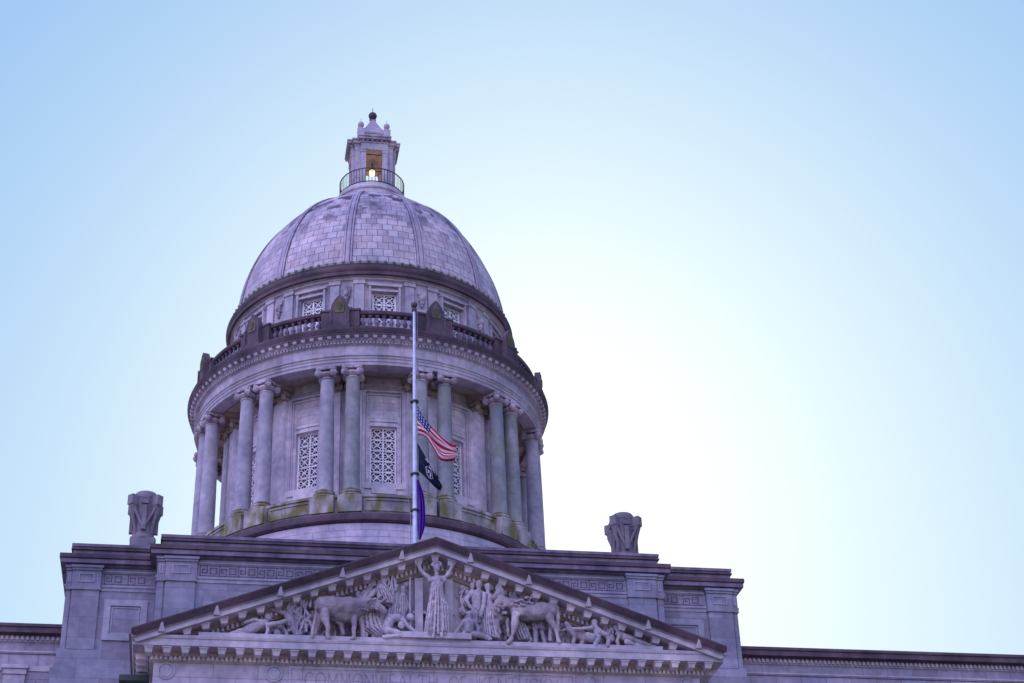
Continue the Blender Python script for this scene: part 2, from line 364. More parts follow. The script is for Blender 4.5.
# ---- columns
RC, HB = 9.18, .0715
ZB, ZC, ZA = 36.56, 43.12, 43.78
def colprof(r0, r1, z0, z1):
    out = []
    for i in range(13):
        t = i / 12; e = r0 + (r1 - r0) * (t ** 1.6); out.append((e, z0 + (z1 - z0) * t))
    return out
def volute(mb, c, ang, s=1.):
    T = Matrix.Translation(c) @ Matrix.Rotation(ang, 4, 'Z')
    for k, (r, t) in enumerate(((.185, .10), (.135, .14), (.075, .17))):
        mb.rev([(.001, -t), (r, -t), (r, t), (.001, t)], 14, M_=T @ Matrix.Rotation(pi / 2, 4, 'Y') @ Matrix.Scale(s, 4), smooth=False)
def capital(s=1.):
    c_ = MB(); rn = .345
    c_.rev([(rn, -.03), (rn + .05, 0), (rn + .05, .04), (rn, .06), (rn, .12), (rn + .06, .18), (rn + .13, .26), (rn + .1, .36), (rn, .38)], 24)
    for k in range(16):
        a = 2 * pi * k / 16; c_.ball((.44 * cos(a), .44 * sin(a), .25), .055, 4)
    for k in range(4):
        a = pi / 4 + k * pi / 2; volute(c_, (.53 * cos(a), .53 * sin(a), .30), a + pi / 2)
    for k in range(4):   # concave abacus with cut corners, rosette on each side
        a = k * pi / 2; M_ = Matrix.Rotation(a, 4, 'Z')
        c_.box(-.50, .50, -.47, 0, .46, .60, M_); c_.ball(M_ @ Vector((0, -.47, .5)), .09, 5)
    for k in range(4):
        a = pi / 4 + k * pi / 2; c_.box(-.12, .12, -.64, 0, .46, .60, Matrix.Rotation(a, 4, 'Z'))
    c_.box(-.46, .46, -.46, .46, .60, .66)
    if s != 1.: c_.v = [(x * s, y * s, z * s) for x, y, z in c_.v]
    return c_
def column(m, green=False):
    a = MB(); a.rev([(.44, .28)] + colprof(.42, .345, .34, ZC - ZB), 32); o = a.build('column', m, CAP, loc=(0, 0, 0))
    q = MB(); q.rev([(.02, 0), (.56, 0), (.58, .05), (.56, .12), (.50, .15), (.48, .18), (.51, .21), (.50, .26), (.45, .29), (.43, .30)], 32); q.build('base', 'moss', o, loc=(0, 0, 0))
    q = MB(); q.box(-.6, .6, -.62, .3, -1.1, -.17); q.rev([(.62, -.17), (.64, -.12), (.6, -.04), (.5, 0), (.01, 0)], 28); q.build('pedestal', 'moss', o, loc=(0, 0, 0), bevel=.02)
    capital().build('capital', 'bull', o, loc=(0, 0, ZC - ZB)); return o
proto = column('column'); gproto = column('gcolumn'); used = set()
for k in range(12):
    for s in (-1, 1):
        a = R(15 + 30 * k) + s * HB; g_ = k in (0, 1) or (k == 11 and s == 1)
        src = gproto if g_ else proto; mtx = CINV @ at(a, RC, ZB)
        if src.name in used: o = copy_tree(src, CAP, mtx)
        else: o = src; used.add(src.name); o.matrix_basis = mtx
        if g_: o['label'] = 'green streaked stone column of the drum'

# ---- inner drum wall, windows
RW = 7.55
def ringwall(mb, r, z0, z1, hw, wz0, wz1, off=0., n=12):
    for k in range(12):
        c0 = R(30 * k) + off
        mb.rev([(r, z0), (r, z1)], n, c0 + hw, c0 + R(30) - hw)
        mb.rev([(r, z0), (r, wz0)], 6, c0 - hw, c0 + hw); mb.rev([(r, wz1), (r, z1)], 6, c0 - hw, c0 + hw)
        for s in (-1, 1):
            A = c0 + s * hw; mb.add([(r * sin(A), -r * cos(A), wz0), ((r - .5) * sin(A), -(r - .5) * cos(A), wz0), ((r - .5) * sin(A), -(r - .5) * cos(A), wz1), (r * sin(A), -r * cos(A), wz1)], [(0, 1, 2, 3)])
        mb.rev([(r, wz0), (r - .5, wz0)], 4, c0 - hw, c0 + hw); mb.rev([(r - .5, wz1), (r, wz1)], 4, c0 - hw, c0 + hw)
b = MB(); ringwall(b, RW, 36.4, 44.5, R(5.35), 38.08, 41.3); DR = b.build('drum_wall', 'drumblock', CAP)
def grille(nx, nz, w_, h, parentname='window'):
    """local frame: x across, z up from 0, -y outward"""
    f = MB(); fr = .085
    f.box(-w_ / 2, w_ / 2, -.05, .05, 0, fr); f.box(-w_ / 2, w_ / 2, -.05, .05, h - fr, h)
    f.box(-w_ / 2, -w_ / 2 + fr, -.05, .05, fr, h - fr); f.box(w_ / 2 - fr, w_ / 2, -.05, .05, fr, h - fr)
    g_ = MB(); iw, ih = (w_ - 2 * fr) / nx, (h - 2 * fr) / nz; bar = .042
    for i in range(1, nx): x = -w_ / 2 + fr + i * iw; g_.box(x - bar * .8, x + bar * .8, -.035, .035, fr, h - fr)
    for j in range(1, nz): z = fr + j * ih; g_.box(-w_ / 2 + fr, w_ / 2 - fr, -.032, .032, z - bar * .7, z + bar * .7)
    for i in range(nx):
        for j in range(nz):
            T = Matrix.Translation((-w_ / 2 + fr + (i + .5) * iw, 0, fr + (j + .5) * ih))
            L_ = math.hypot(iw, ih) / 2 * .93
            for k in range(4):
                A = Matrix.Rotation(k * pi / 4 + pi / 4, 4, 'Y'); l = L_ * .72 if k % 2 == 0 else L_ * .66; bw = .026 if k % 2 == 0 else .007
                g_.box(-bw, bw, -.026 + k * .001, .026 - k * .001, -l, l, T @ A)
            g_.rev([(.001, -.03), (.04, -.03), (.04, .03), (.001, .03)], 10, M_=T @ Matrix.Rotation(pi / 2, 4, 'X'), smooth=False)
            ro = min(iw, ih) / 2; g_.rev([(ro * .86, -.027), (ro * .97, -.027), (ro * .97, .027), (ro * .86, .027), (ro * .86, -.027)], 20, M_=T @ Matrix.Rotation(pi / 2, 4, 'X'), smooth=False)
    p_ = MB(); p_.box(-w_ / 2 + .01, w_ / 2 - .01, .09, .12, .02, h - .02)
    return f, g_, p_
def windows(nx, nz, w_, h, r, z, surround, sm):
    f, g_, p_ = grille(nx, nz, w_, h)
    o = f.build('window', 'paint', CAP, loc=(0, 0, 0)); g_.build('grille', 'paint', o, loc=(0, 0, 0)); p_.build('pane', 'glass', o, loc=(0, 0, 0))
    surround.build('window_surround', sm, o, loc=(0, 0, 0))
    for k in range(12):
        m_ = CINV @ at(R(30 * k), r, z)
        if k == 0: o.matrix_basis = m_
        else: copy_tree(o, CAP, m_)
s_ = MB()   # tall eared surround, lintel and sill block; local y=0 is the frame plane at r 7.25
y = -.30
for i, (hw, zt, w_, t) in enumerate(((1.03, 5.15, .09, .10), (.90, 4.98, .05, .06))):
    s_.box(-hw, -hw + w_, y - t, y + .1, -.25, zt); s_.box(hw - w_, hw, y - t, y + .1, -.25, zt); s_.box(-hw, hw, y - t - .002, y + .1, zt, zt + w_)
s_.box(-.72, .72, y - .03, y + .1, 3.45, 3.52); s_.box(-1.12, 1.12, y - .22, y + .1, -.45, -.12); s_.box(-1.05, 1.05, y - .14, y + .1, -.75, -.45); s_.box(-.62, .62, y - .26, y + .1, -.74, -.40)
windows(2, 5, 1.36, 3.22, 7.28, 38.09, s_, 'drumstone')
b = MB(); b.rev([(RW, 43.25), (RW + .06, 43.27), (RW + .06, 43.36), (RW + .12, 43.42), (RW + .12, 43.5), (RW - .1, 43.5)], 96); b.rev([(RW, 37.55), (RW + .08, 37.5), (RW + .08, 37.2), (RW + .14, 37.15), (RW + .14, 36.5)], 96); b.build('moulding', 'stone', CAP)
# responds behind each pair of columns
o0 = MB()
for s in (-1, 1):
    o0.box(s * .56 - .38, s * .56 + .38, -.5, .1, 0, 6.6); o0.box(s * .56 - .45, s * .56 + .45, -.58, .1, 0, .45)
o0.box(-1.05, 1.05, -.22, .1, 0, 6.75); o0 = o0.build('pilaster', 'drumstone', CAP, loc=(0, 0, 0))
q = MB()
for s in (-1, 1):
    T = Matrix.Translation((s * .56, -.26, 6.58)); c_ = capital(.9); q.add([T @ Vector(v) for v in c_.v], c_.f)
q.build('capital', 'tan', o0, loc=(0, 0, 0))
for k in range(12):
    m_ = CINV @ at(R(15 + 30 * k), RW, 36.5)
    if k == 0: o0.matrix_basis = m_
    else: copy_tree(o0, CAP, m_)

# ---- ceiling and beams of the colonnade
b = MB(); b.rev([(7.0, 44.12), (9.0, 44.12)], 96); b.build('colonnade_ceiling', 'tan', CAP)
for k in range(12):
    q = MB(); q.box(-1.08, 1.08, 0, 1.35, 0, .5, at(R(15 + 30 * k), 8.85, ZA)); q.box(-.9, .9, -.02, 1.3, -.05, 0, at(R(15 + 30 * k), 8.85, ZA)); q.build('beam', 'tan', CAP)
    for s in (-1, 1):
        q = MB(); q.box(-1.25, 1.25, .25, 1.0, .02, .1, at(R(30 * k), 8.9, 44.02)) if s > 0 else q.box(-1.25, 1.25, .35, .9, -.02, .02, at(R(30 * k), 8.9, 44.02))
        q.build('ceiling_panel', 'tan', CAP)

# ---- main entablature
EN = MB(); EN.rev([(8.82, 44.12), (8.82, 43.80), (8.88, 43.78), (9.52, 43.78), (9.54, 43.80), (9.54, 43.96), (9.58, 43.97), (9.58, 44.13), (9.62, 44.15), (9.62, 44.24), (9.69, 44.29), (9.69, 44.34), (9.55, 44.36), (9.53, 44.38), (9.53, 44.92), (9.58, 44.95), (9.58, 44.97)], 144)
EN = EN.build('entablature', 'beam', CAP)
q = MB(); q.rev([(9.55, 44.965), (9.62, 44.975), (9.62, 45.10), (9.72, 45.12), (9.74, 45.16), (9.72, 45.19)], 144); n = 330
for k in range(n): q.box(-.052, .052, -.10, .01, 0, .105, at(2 * pi * k / n, 9.62, 44.985))
q.build('dentils', 'stone', EN)
q = MB(); q.rev([(9.7, 45.18), (9.74, 45.19), (9.74, 45.34), (9.97, 45.345)], 144); n = 132
for k in range(n): q.box(-.115, .115, -.24, .02, 0, .148, at(2 * pi * (k + .5) / n, 9.74, 45.195), tp=.02, ty=.06)
q.build('modillions', 'stone', EN)
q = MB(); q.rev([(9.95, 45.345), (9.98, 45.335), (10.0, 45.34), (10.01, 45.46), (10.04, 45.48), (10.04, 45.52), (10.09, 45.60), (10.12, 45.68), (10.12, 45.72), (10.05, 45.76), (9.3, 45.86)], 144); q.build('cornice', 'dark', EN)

# ---- balustrade
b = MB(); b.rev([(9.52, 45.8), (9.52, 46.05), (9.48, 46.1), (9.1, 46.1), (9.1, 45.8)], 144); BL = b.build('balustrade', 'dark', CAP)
q = MB(); q.rev([(9.46, 46.84), (9.52, 46.88), (9.54, 46.95), (9.54, 47.04), (9.48, 47.09), (9.1, 47.09), (9.06, 47.0), (9.1, 46.84), (9.46, 46.84)], 144); q.build('handrail', 'dark', BL)
BINV = wm(BL).inverted()
q = MB(); q.rev([(.01, 0), (.12, 0), (.12, .06), (.07, .08), (.06, .12), (.10, .2), (.135, .30), (.12, .38), (.07, .48), (.05, .6), (.07, .64), (.12, .67), (.12, .74), (.01, .74)], 12)
bal = q.build('baluster', 'band', BL, loc=(0, 0, 0)); first = True
for k in range(12):
    for i in range(8):
        a = R(30 * k) + R(-7.9 + 15.8 * i / 7); m_ = BL.matrix_world.inverted() @ at(a, 9.31, 46.1); m_ = BINV @ at(a, 9.31, 46.1)
        if first: bal.matrix_basis = m_; first = False
        else: copy_tree(bal, BL, m_)
for k in range(12):
    A = R(15 + 30 * k)
    q = MB(); q.box(-1.0, 1.0, -.02, .5, 0, 1.0, at(A, 9.53, 46.05)); q.box(-1.06, 1.06, -.07, .55, .98, 1.08, at(A, 9.53, 46.05)); q.build('pedestal', 'dark', BL)
    q = MB()   # upright slab with a pointed, rounded head carrying a carved shell
    pts = [(-.46, -.15), (.46, -.15), (.46, 1.05)] + [(.46 * (1 - t ** 1.9), 1.05 + .85 * t) for t in [x / 9 for x in range(1, 9)]] + [(0, 1.9)]
    pts += [(-x, z) for x, z in pts[2:-1]][::-1]
    T = at(A, 9.62, 46.05); n = len(pts); fr = [T @ Vector((x, -.16, z)) for x, z in pts]; bk = [T @ Vector((x, .18, z)) for x, z in pts]
    q.add(fr, [tuple(range(n))]); q.add(bk, [tuple(range(n))[::-1]]); q.add(fr + bk, [((i + 1) % n, i, n + i, n + (i + 1) % n) for i in range(n)])
    q.box(-.56, .56, -.22, .25, -.2, .1, T); q.box(-.52, -.40, -.24, .1, .1, .95, T); q.box(.40, .52, -.24, .1, .1, .95, T)
    o = q.build('stele', 'dark', CAP)
    q = MB(); ip = [(x * .52, 1.02 + (z - 1.0) * .78 if z > 1 else .78) for x, z in pts]; n = len(ip)
    f1 = [T @ Vector((x, -.20, z)) for x, z in ip]; f2 = [T @ Vector((x, -.16, z)) for x, z in ip]
    q.add(f1, [tuple(range(n))]); q.add(f1 + f2, [((i + 1) % n, i, n + i, n + (i + 1) % n) for i in range(n)])
    for k2 in range(5): a_ = R(-50 + 25 * k2); q.tube([T @ Vector((0, -.22, .9)), T @ Vector((.20 * sin(a_), -.22, .95 + .45 * cos(a_)))], .025, 5)
    q.build('carved_shell', 'mossdark', o)

# ---- upper drum
RU = 7.66
b = MB(); ringwall(b, RU, 45.8, 50.3, R(4.95), 47.45, 49.36); b.build('upper_drum_wall', 'block', CAP)
s_ = MB(); y = -.30
s_.box(-.86, -.74, y - .1, y + .1, -.2, 2.22); s_.box(.74, .86, y - .1, y + .1, -.2, 2.22); s_.box(-.92, .92, y - .14, y + .1, 2.22, 2.36); s_.box(-.74, .74, y - .05, y + .1, 1.93, 2.05)
s_.box(-1.0, 1.0, y - .16, y + .1, -.36, -.2)
windows(2, 3, 1.28, 1.92, 7.4, 47.45, s_, 'stone')
for k in range(12):
    A = R(15 + 30 * k)
    for s in (-1, 1):
        q = MB(); T = at(A + s * R(4.9), RU, 46); q.box(-.26, .26, -.14, .05, 0, 4.05, T); q.box(-.32, .32, -.2, .05, 3.8, 4.05, T); q.box(-.34, .34, -.24, .05, 4.05, 4.16, T); q.box(-.3, .3, -.2, .05, 0, .4, T); q.build('pilaster', 'stone', CAP)
    q = MB(); T = at(A, RU, 46); q.box(-.36, .36, -.07, .05, 0, 4.1, T); CT = q.build('cartouche_panel', 'stone', CAP)
    q = MB(); T = at(A, RU + .08, 48.4)   # shield with scrolls and a hanging drop
    q.box(-.24, .24, -.10, .03, 1.05, 1.28, T); q.box(-.2, .2, -.16, .03, .62, 1.05, T, tp=.03); q.ball(T @ Vector((0, -.14, .8)), .17, 8, (1, .6, 1.2)); q.ball(T @ Vector((-.17, -.12, .98)), .08, 6); q.ball(T @ Vector((.17, -.12, .98)), .08, 6)
    q.ball(T @ Vector((0, -.10, .5)), .14, 6, (1, .6, 1)); q.ball(T @ Vector((0, -.08, .3)), .09, 6); q.ball(T @ Vector((-.12, -.10, .62)), .07, 5); q.ball(T @ Vector((.12, -.10, .62)), .07, 5)
    q.build('cartouche', 'bull', CT)
    q = MB(); T = at(A, RU + .05, 46.1)      # scrolled buttress beneath the shield
    pr = [(.1, 0), (-1.15, 0), (-1.15, .5), (-1.0, .85), (-.7, 1.0), (-.5, 1.25), (-.42, 1.7), (-.3, 2.05), (-.1, 2.25), (.1, 2.3)]; n = len(pr)
    fa = [T @ Vector((-.3, y_, z_)) for y_, z_ in pr]; fb = [T @ Vector((.3, y_, z_)) for y_, z_ in pr]
    q.add(fa, [tuple(range(n))]); q.add(fb, [tuple(range(n))[::-1]]); q.add(fa + fb, [((i + 1) % n, i, n + i, n + (i + 1) % n) for i in range(n)])
    q.build('scroll_buttress', 'dark', CAP)
q = MB(); q.rev([(7.66, 49.85), (7.72, 49.87), (7.72, 49.97), (7.76, 50.02), (7.86, 50.05), (7.86, 50.16), (7.95, 50.2), (8.02, 50.205)], 144); q.build('moulding', 'stone', CAP)
q = MB(); q.rev([(7.98, 50.205), (8.10, 50.2), (8.15, 50.22), (8.16, 50.4), (8.24, 50.5), (8.26, 50.58), (8.26, 50.64), (8.15, 50.7), (8.0, 50.74), (7.98, 50.98), (7.7, 51.05)], 144)
UC = q.build('upper_cornice', 'dark', CAP)
q = MB(); n = 110
q.rev([(7.99, 50.98), (8.02, 51.0), (8.02, 51.12), (7.9, 51.2), (7.7, 51.25)], 144)
for k in range(n): q.ball(at(2 * pi * k / n, 8.0, 51.1) @ Vector((0, 0, 0)), .11, 5, (1, 1, .8))
q.build('dome_gutter', mat('dome_gutter_stone', (.22, .22, .22), streak=.4), UC)

# ---- dome
def dz(z): return 7.86 * math.sqrt(max(0, 1 - ((z - 50.15) / 9.75) ** 2))
prof = []; 
for i in range(49):
    t = math.asin((51.1 - 50.15) / 9.75) + (math.asin((59.55 - 50.15) / 9.75) - math.asin((51.1 - 50.15) / 9.75)) * i / 48
    prof.append((7.86 * cos(t), 50.15 + 9.75 * sin(t)))
def dome_sector(mb, a0, a1, off, n):
    """uv keeps the tile width roughly constant: u = angle * local radius step per band"""
    mb.rev([(r + off, z) for r, z in prof], n, a0, a1)
b = MB(); b.rev(prof, 192)
# tiles grow narrower upward in reality; remap u so that tiles stay about the same width inside every rib bay
DM = b.build('dome', 'tile', CAP)
def remap(me):
    uvl = me.uv_layers[0].data
    for p_ in me.polygons:
        c_ = p_.center; a = math.atan2(c_.x, -c_.y); bay = math.floor((a - R(15)) / R(30)); mid = R(30) * (bay + 1)
        for li in p_.loop_indices:
            v = me.vertices[me.loops[li].vertex_index].co; va = math.atan2(v.x, -v.y)
            while va - a > pi: va -= 2 * pi
            while va - a < -pi: va += 2 * pi
            r = math.hypot(v.x, v.y); uvl[li].uv = ((va - mid) * r + bay * 17.3, uvl[li].uv[1])
remap(DM.data)
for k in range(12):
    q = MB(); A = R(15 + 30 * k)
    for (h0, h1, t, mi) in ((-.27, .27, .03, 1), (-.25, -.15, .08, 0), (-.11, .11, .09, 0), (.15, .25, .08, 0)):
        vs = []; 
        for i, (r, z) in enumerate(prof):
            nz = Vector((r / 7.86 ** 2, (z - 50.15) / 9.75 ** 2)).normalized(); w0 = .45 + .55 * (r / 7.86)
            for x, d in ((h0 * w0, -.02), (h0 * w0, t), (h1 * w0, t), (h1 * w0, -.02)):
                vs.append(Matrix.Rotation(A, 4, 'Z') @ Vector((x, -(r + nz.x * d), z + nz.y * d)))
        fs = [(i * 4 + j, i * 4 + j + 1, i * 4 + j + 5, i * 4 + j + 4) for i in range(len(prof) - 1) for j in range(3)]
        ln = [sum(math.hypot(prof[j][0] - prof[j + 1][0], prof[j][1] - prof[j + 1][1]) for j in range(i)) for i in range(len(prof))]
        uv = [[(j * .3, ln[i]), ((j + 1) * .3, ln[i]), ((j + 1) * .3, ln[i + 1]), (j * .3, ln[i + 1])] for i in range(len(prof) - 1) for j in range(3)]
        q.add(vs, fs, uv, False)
    o = q.build('rib', ['ribstone', 'dark'], DM); nf = 3 * (len(prof) - 1)  # dark base strip between the rolls paints in groove shade along with sooty joints
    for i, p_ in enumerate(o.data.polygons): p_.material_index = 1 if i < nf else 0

# ---- lantern
LZ = 60.72
b = MB(); b.rev([(2.35, 59.3), (2.3, 59.62), (2.18, 59.72), (2.12, 59.8), (2.12, 60.2), (2.2, 60.25), (2.22, 60.34), (2.14, 60.42), (2.1, 60.5), (2.1, 60.62), (2.02, LZ), (.01, LZ)], 72); b.build('lantern_curb', 'stone', CAP)
LN = MB()
for k in range(4):
    M_ = Matrix.Rotation(k * pi / 2, 4, 'Z')
    for s in (-1, 1):
        LN.box(s * .74 - .17, s * .74 + .17, -1.5, -1.12, LZ, 63.6, M_)          # free pier beside each opening
        LN.box(s * .78 - .2, s * .78 + .2, -1.55, -1.10, LZ - .002, LZ + .25, M_); LN.box(s * .74 - .2, s * .74 + .2, -1.53, -1.1, 63.42, 63.6, M_)
    LN.box(-1.28, -.82, -1.28, -.82, LZ + .002, 63.62, M_)
LN.v = [(x * .89, y * .89, z) for x, y, z in LN.v]; LN = LN.build('lantern', 'stone', CAP)
q = MB()
for k in range(4):
    M_ = Matrix.Rotation(k * pi / 2, 4, 'Z'); e = .002 * k
    q.box(-.95, .95, -1.56, -.9, 63.6, 63.78 + e, M_); q.box(-.92, .92, -1.53, -.9, 63.78, 64.1 + e, M_); q.box(-1.0, 1.0, -1.6, -.9, 64.1, 64.18 + e, M_)
q.box(-1.3, 1.3, -1.3, 1.3, 63.621, 63.95); q.box(-1.34, 1.34, -1.34, 1.34, 63.95, 64.08)
q.build('lantern_entablature', 'stone', LN)
q = MB()
for k in range(4):
    M_ = Matrix.Rotation(k * pi / 2, 4, 'Z'); e = .002 * k
    for i in range(6): q.box(-.8 + i * .32 - .07, -.8 + i * .32 + .07, -1.70, -1.5, 64.18, 64.28, M_)
    q.box(-1.10, 1.10, -1.78, -.9, 64.281, 64.42 + e, M_); q.box(-1.14, 1.14, -1.83, -.9, 64.43, 64.53 + e, M_)
q.box(-1.46, 1.46, -1.46, 1.46, 64.085, 64.31); q.box(-1.52, 1.52, -1.52, 1.52, 64.311, 64.42)
q.build('lantern_cornice', 'bull', LN)
q = MB(); q.box(-1.0, 1.0, -1.0, 1.0, 64.42, 65.2); q.box(-1.05, 1.05, -1.05, 1.05, 65.2, 65.3)
for k in range(4): q.box(.66, 1.14, .66, 1.14, 64.421, 65.5 + .002 * k, Matrix.Rotation(k * pi / 2, 4, 'Z'))
q.build('lantern_attic', 'stone', LN)
q = MB(); pr = [(.98, 65.3), (.72, 65.7), (.46, 66.15), (.26, 66.55), (.16, 66.8), (.14, 66.95)]
q.rev([(r * 1.36, z) for r, z in pr], 4, pi / 4, pi / 4 + 2 * pi, smooth=False); q.build('lantern_roof', 'ribstone', LN)
for k in range(4):
    q = MB(); x, y = .90 * (1 if k in (0, 1) else -1), .90 * (1 if k in (0, 2) else -1)
    q.ball((x, y, 65.86), .22, 8); q.rev([(.14, 65.5), (.1, 65.62), (.14, 65.68)], 10, M_=Matrix.Translation((x, y, 0))); q.tube([(x, y, 66.0), (x, y, 66.35)], .018, 5); q.build('ball_finial', 'bull', LN)
q = MB(); q.ball((0, 0, 67.24), .30, 10, (1, 1, .85)); q.rev([(.24, 66.92), (.15, 66.96), (.14, 67.04), (.2, 67.08)], 12); q.tube([(0, 0, 67.4), (0, 0, 67.85)], .022, 5); q.build('ball_finial', 'dark', LN)
q = MB(); q.box(-1.0, 1.0, -1.0, 1.0, 63.6, 63.66); q.build('lantern_ceiling', 'tan', LN)
q = MB(); q.tube([(0, 0, 63.6), (0, 0, 63.15)], .03, 6); q.rev([(.02, 63.3), (.14, 63.2), (.17, 63.06), (.1, 63.04)], 14); LP = q.build('hanging_lamp', 'iron', None, loc=(0, 0, 0))
tag(LP, 'lit round lamp hanging inside the lantern at the top of the dome', 'lamp')
q = MB(); q.ball((0, 0, 62.84), .21, 10); q.build('lamp_globe', lamp_m, LP)
for o in [x for x in bpy.data.objects if x.parent == LN]: o.data.transform(Matrix.Diagonal((.89, .89, 1, 1)))
pl_ = bpy.data.lights.new('lamp_light', 'POINT'); pl_.energy = 15; pl_.color = (1, .62, .25); pl_.shadow_soft_size = .2; po_ = bpy.data.objects.new('lamp_light', pl_); SC.collection.objects.link(po_); po_.location = (0, 0, 62.4); po_.parent = LP
# railing round the lantern
RL = MB()
for z in (60.8, 61.78): RL.rev([(1.93, z), (1.98, z), (1.98, z + .05), (1.93, z + .05), (1.93, z)], 72)
RL = RL.build('lantern_railing', 'iron', CAP)
q = MB()
for k in range(64): a = 2 * pi * k / 64; q.tube([(1.955 * sin(a), -1.955 * cos(a), LZ), (1.955 * sin(a), -1.955 * cos(a), 61.8)], .017, 5)
q.build('railing_bars', 'iron', RL)

# ================================================================== portico and gable
PX, PZ, AZ, PY = 10.95, 22.63, 26.62, -26.62
SL = (AZ - PZ) / PX; WX, WY = 10.12, -25.5
PO = MB(); PO.box(-WX, WX, WY, -20.3, 19.4, 22.0); PO = PO.build('portico_frieze', 'white', CAP)
side = [(-WX, -19.8), (-WX, WY), (WX, WY), (WX, -19.8)]
b = MB(); b.sweep(side, [(-.1, 19.4), (.1, 19.4), (.1, 19.8), (.14, 19.82), (.14, 20.3), (.22, 20.4), (.22, 20.48), (-.1, 20.5)]); b.build('architrave', 'stone', PO)
b = MB(); b.sweep(side, [(-.1, 21.76), (.03, 21.77), (.06, 21.80), (.06, 21.985), (.17, 21.99), (.19, 22.03), (.21, 22.05), (.21, 22.14)]); b.build('bed_moulding', 'tan', PO); b = MB()
x = -WX - .1
def dent(q, x0, x1, y, z, back=False):
    n = round((x1 - x0) / .166)
    for i in range(n + 1): xx = x0 + (x1 - x0) * i / n; q.box(xx - .047, xx + .047, y - .12, y + .01, z, z + .15)
dent(b, -WX - .08, WX + .08, WY - .06, 21.83)
for s in (-1, 1):
    n = 34
    for i in range(n): yy = WY + .06 + i * .166; b.box(min(s * (WX + .05), s * (WX + .18)), max(s * (WX + .05), s * (WX + .18)), yy, yy + .11, 21.87, 22.02)
b.sweep(side, [(.055, 21.83), (.062, 21.84), (.062, 21.97)]); b.build('dentils', 'bright', PO)
b = MB(); b.sweep(side, [(.2, 22.14), (.76, 22.142), (.77, 22.15), (.77, 22.40), (.80, 22.41), (.83, 22.5), (.83, 22.52), (-.3, 22.54)]); b.build('cornice', 'stone', PO)
b = MB(); 
for s in (-1, 1):
    P_ = [(s * WX, -19.8), (s * WX, WY - .3)]
    if s > 0: P_ = P_[::-1]
    b.sweep(P_ if s < 0 else P_, [(.80, 22.52), (.86, 22.56), (.93, 22.64), (.95, 22.72), (.4, 22.74)])
b.build('side_gutter', 'dark', PO)
# modillions: one mesh shared by the level, raking and side rows
mm = MB(); mm.box(-.17, .17, -.50, 0, -.045, 0); mm.box(-.14, .14, -.46, 0, -.20, -.045, tp=.03, ty=.08)
mo = mm.build('modillion', 'bright', PO, loc=(0, 0, 0)); PINV = wm(PO).inverted(); firstm = [True]
def modil(mtx, parent, inv):
    if firstm[0]: firstm[0] = False; mo.matrix_basis = inv @ mtx; return
    c_ = mo.copy(); SC.collection.objects.link(c_); c_.parent = parent; c_.matrix_parent_inverse = Matrix.Identity(4); c_.matrix_basis = inv @ mtx
for i in range(-16, 17): modil(Matrix.Translation((i * .645, WY - .22, 22.14)), PO, PINV)
for s in (-1, 1):
    for i in range(8): modil(Matrix.Translation((s * (WX + .22), WY + .25 + i * .66, 22.14)) @ Matrix.Rotation(s * pi / 2, 4, 'Z'), PO, PINV)
# gable
GB = MB(); GB.add([(-9.7, -25.35, 22.4), (9.7, -25.35, 22.4), (0, -25.35, 22.4 + 9.7 * SL)], [(0, 1, 2)])
GB.box(-8.6, 8.6, -26.15, -25.3, 22.5, 22.73); GB = GB.build('pediment', 'stone', CAP)
q = MB(); q.box(-1.3, 1.3, -26.3, -25.3, 22.73, 22.95); q.box(-.72, -.42, -25.75, -25.3, 22.95, 25.3); q.box(.42, .72, -25.75, -25.3, 22.95, 25.3); q.box(-.78, .78, -25.7, -25.3, 23.9, 24.0); q.build('throne_slab', 'stone', GB)
def rake(mb, prof, zend=22.2):
    """prof [(y, drop below the gable line)] run up both slopes"""
    for s in (-1, 1):
        vs = []
        for y_, d in prof:
            xe = min(PX, (AZ - d - zend) / SL); vs += [(0, y_, AZ - d), (s * xe, y_, AZ - d - SL * xe)]
        n = len(prof); mb.add(vs, [(2 * i, 2 * i + 1, 2 * i + 3, 2 * i + 2) if s > 0 else (2 * i + 1, 2 * i, 2 * i + 2, 2 * i + 3) for i in range(n - 1)])
        mb.add([vs[2 * i + 1] for i in range(n)], [tuple(range(n))])
q = MB(); rake(q, [(-20.3, -.02), (-26.55, -.02), (-26.66, 0), (-26.66, .05), (-26.63, .1), (-26.57, .2), (-26.52, .27), (-26.52, .30)], 22.4); q.build('raking_gutter', 'dark', GB)
q = MB(); rake(q, [(-26.50, .295), (-26.50, .31), (-26.45, .32), (-26.42, .322), (-26.42, .51), (-26.36, .515), (-25.7, .517)], 22.2); q.build('raking_cornice', 'stone', GB)
q = MB(); rake(q, [(-25.72, .51), (-25.68, .60), (-25.64, .66), (-25.56, .67), (-25.56, .86), (-25.5, .865), (-25.46, .93), (-25.34, .95)], 22.55); q.build('raking_bed_moulding', 'tan', GB)
for s in (-1, 1):
    q = MB(); n = int(8.6 / .172)
    for i in range(1, n):
        xc = s * (i * .172); d0 = AZ - .67 - SL * abs(xc)
        if d0 < 22.95: continue
        q.box(xc - .047, xc + .047, -25.69, -25.55, d0 - .17, d0)
    q.build('raking_dentils', 'bright', GB)
for s in (-1, 1):
    for xj in (1.3, 3.5, 5.75, 8.0, 9.9):
        q = MB()
        z0 = AZ - SL * xj; T = Matrix.Translation((s * xj, -26.46, z0))
        q.add([T @ Vector(v) for v in ((-.12, -.05, -.44), (.12, -.05, -.44), (0, -.19, -.02), (-.12, .2, -.44), (.12, .2, -.44), (0, .2, -.02))], [(0, 1, 2), (1, 4, 5, 2), (0, 2, 5, 3), (0, 3, 4, 1)])
        q.build('gutter_spur', 'stone', GB)
GINV = wm(GB).inverted()
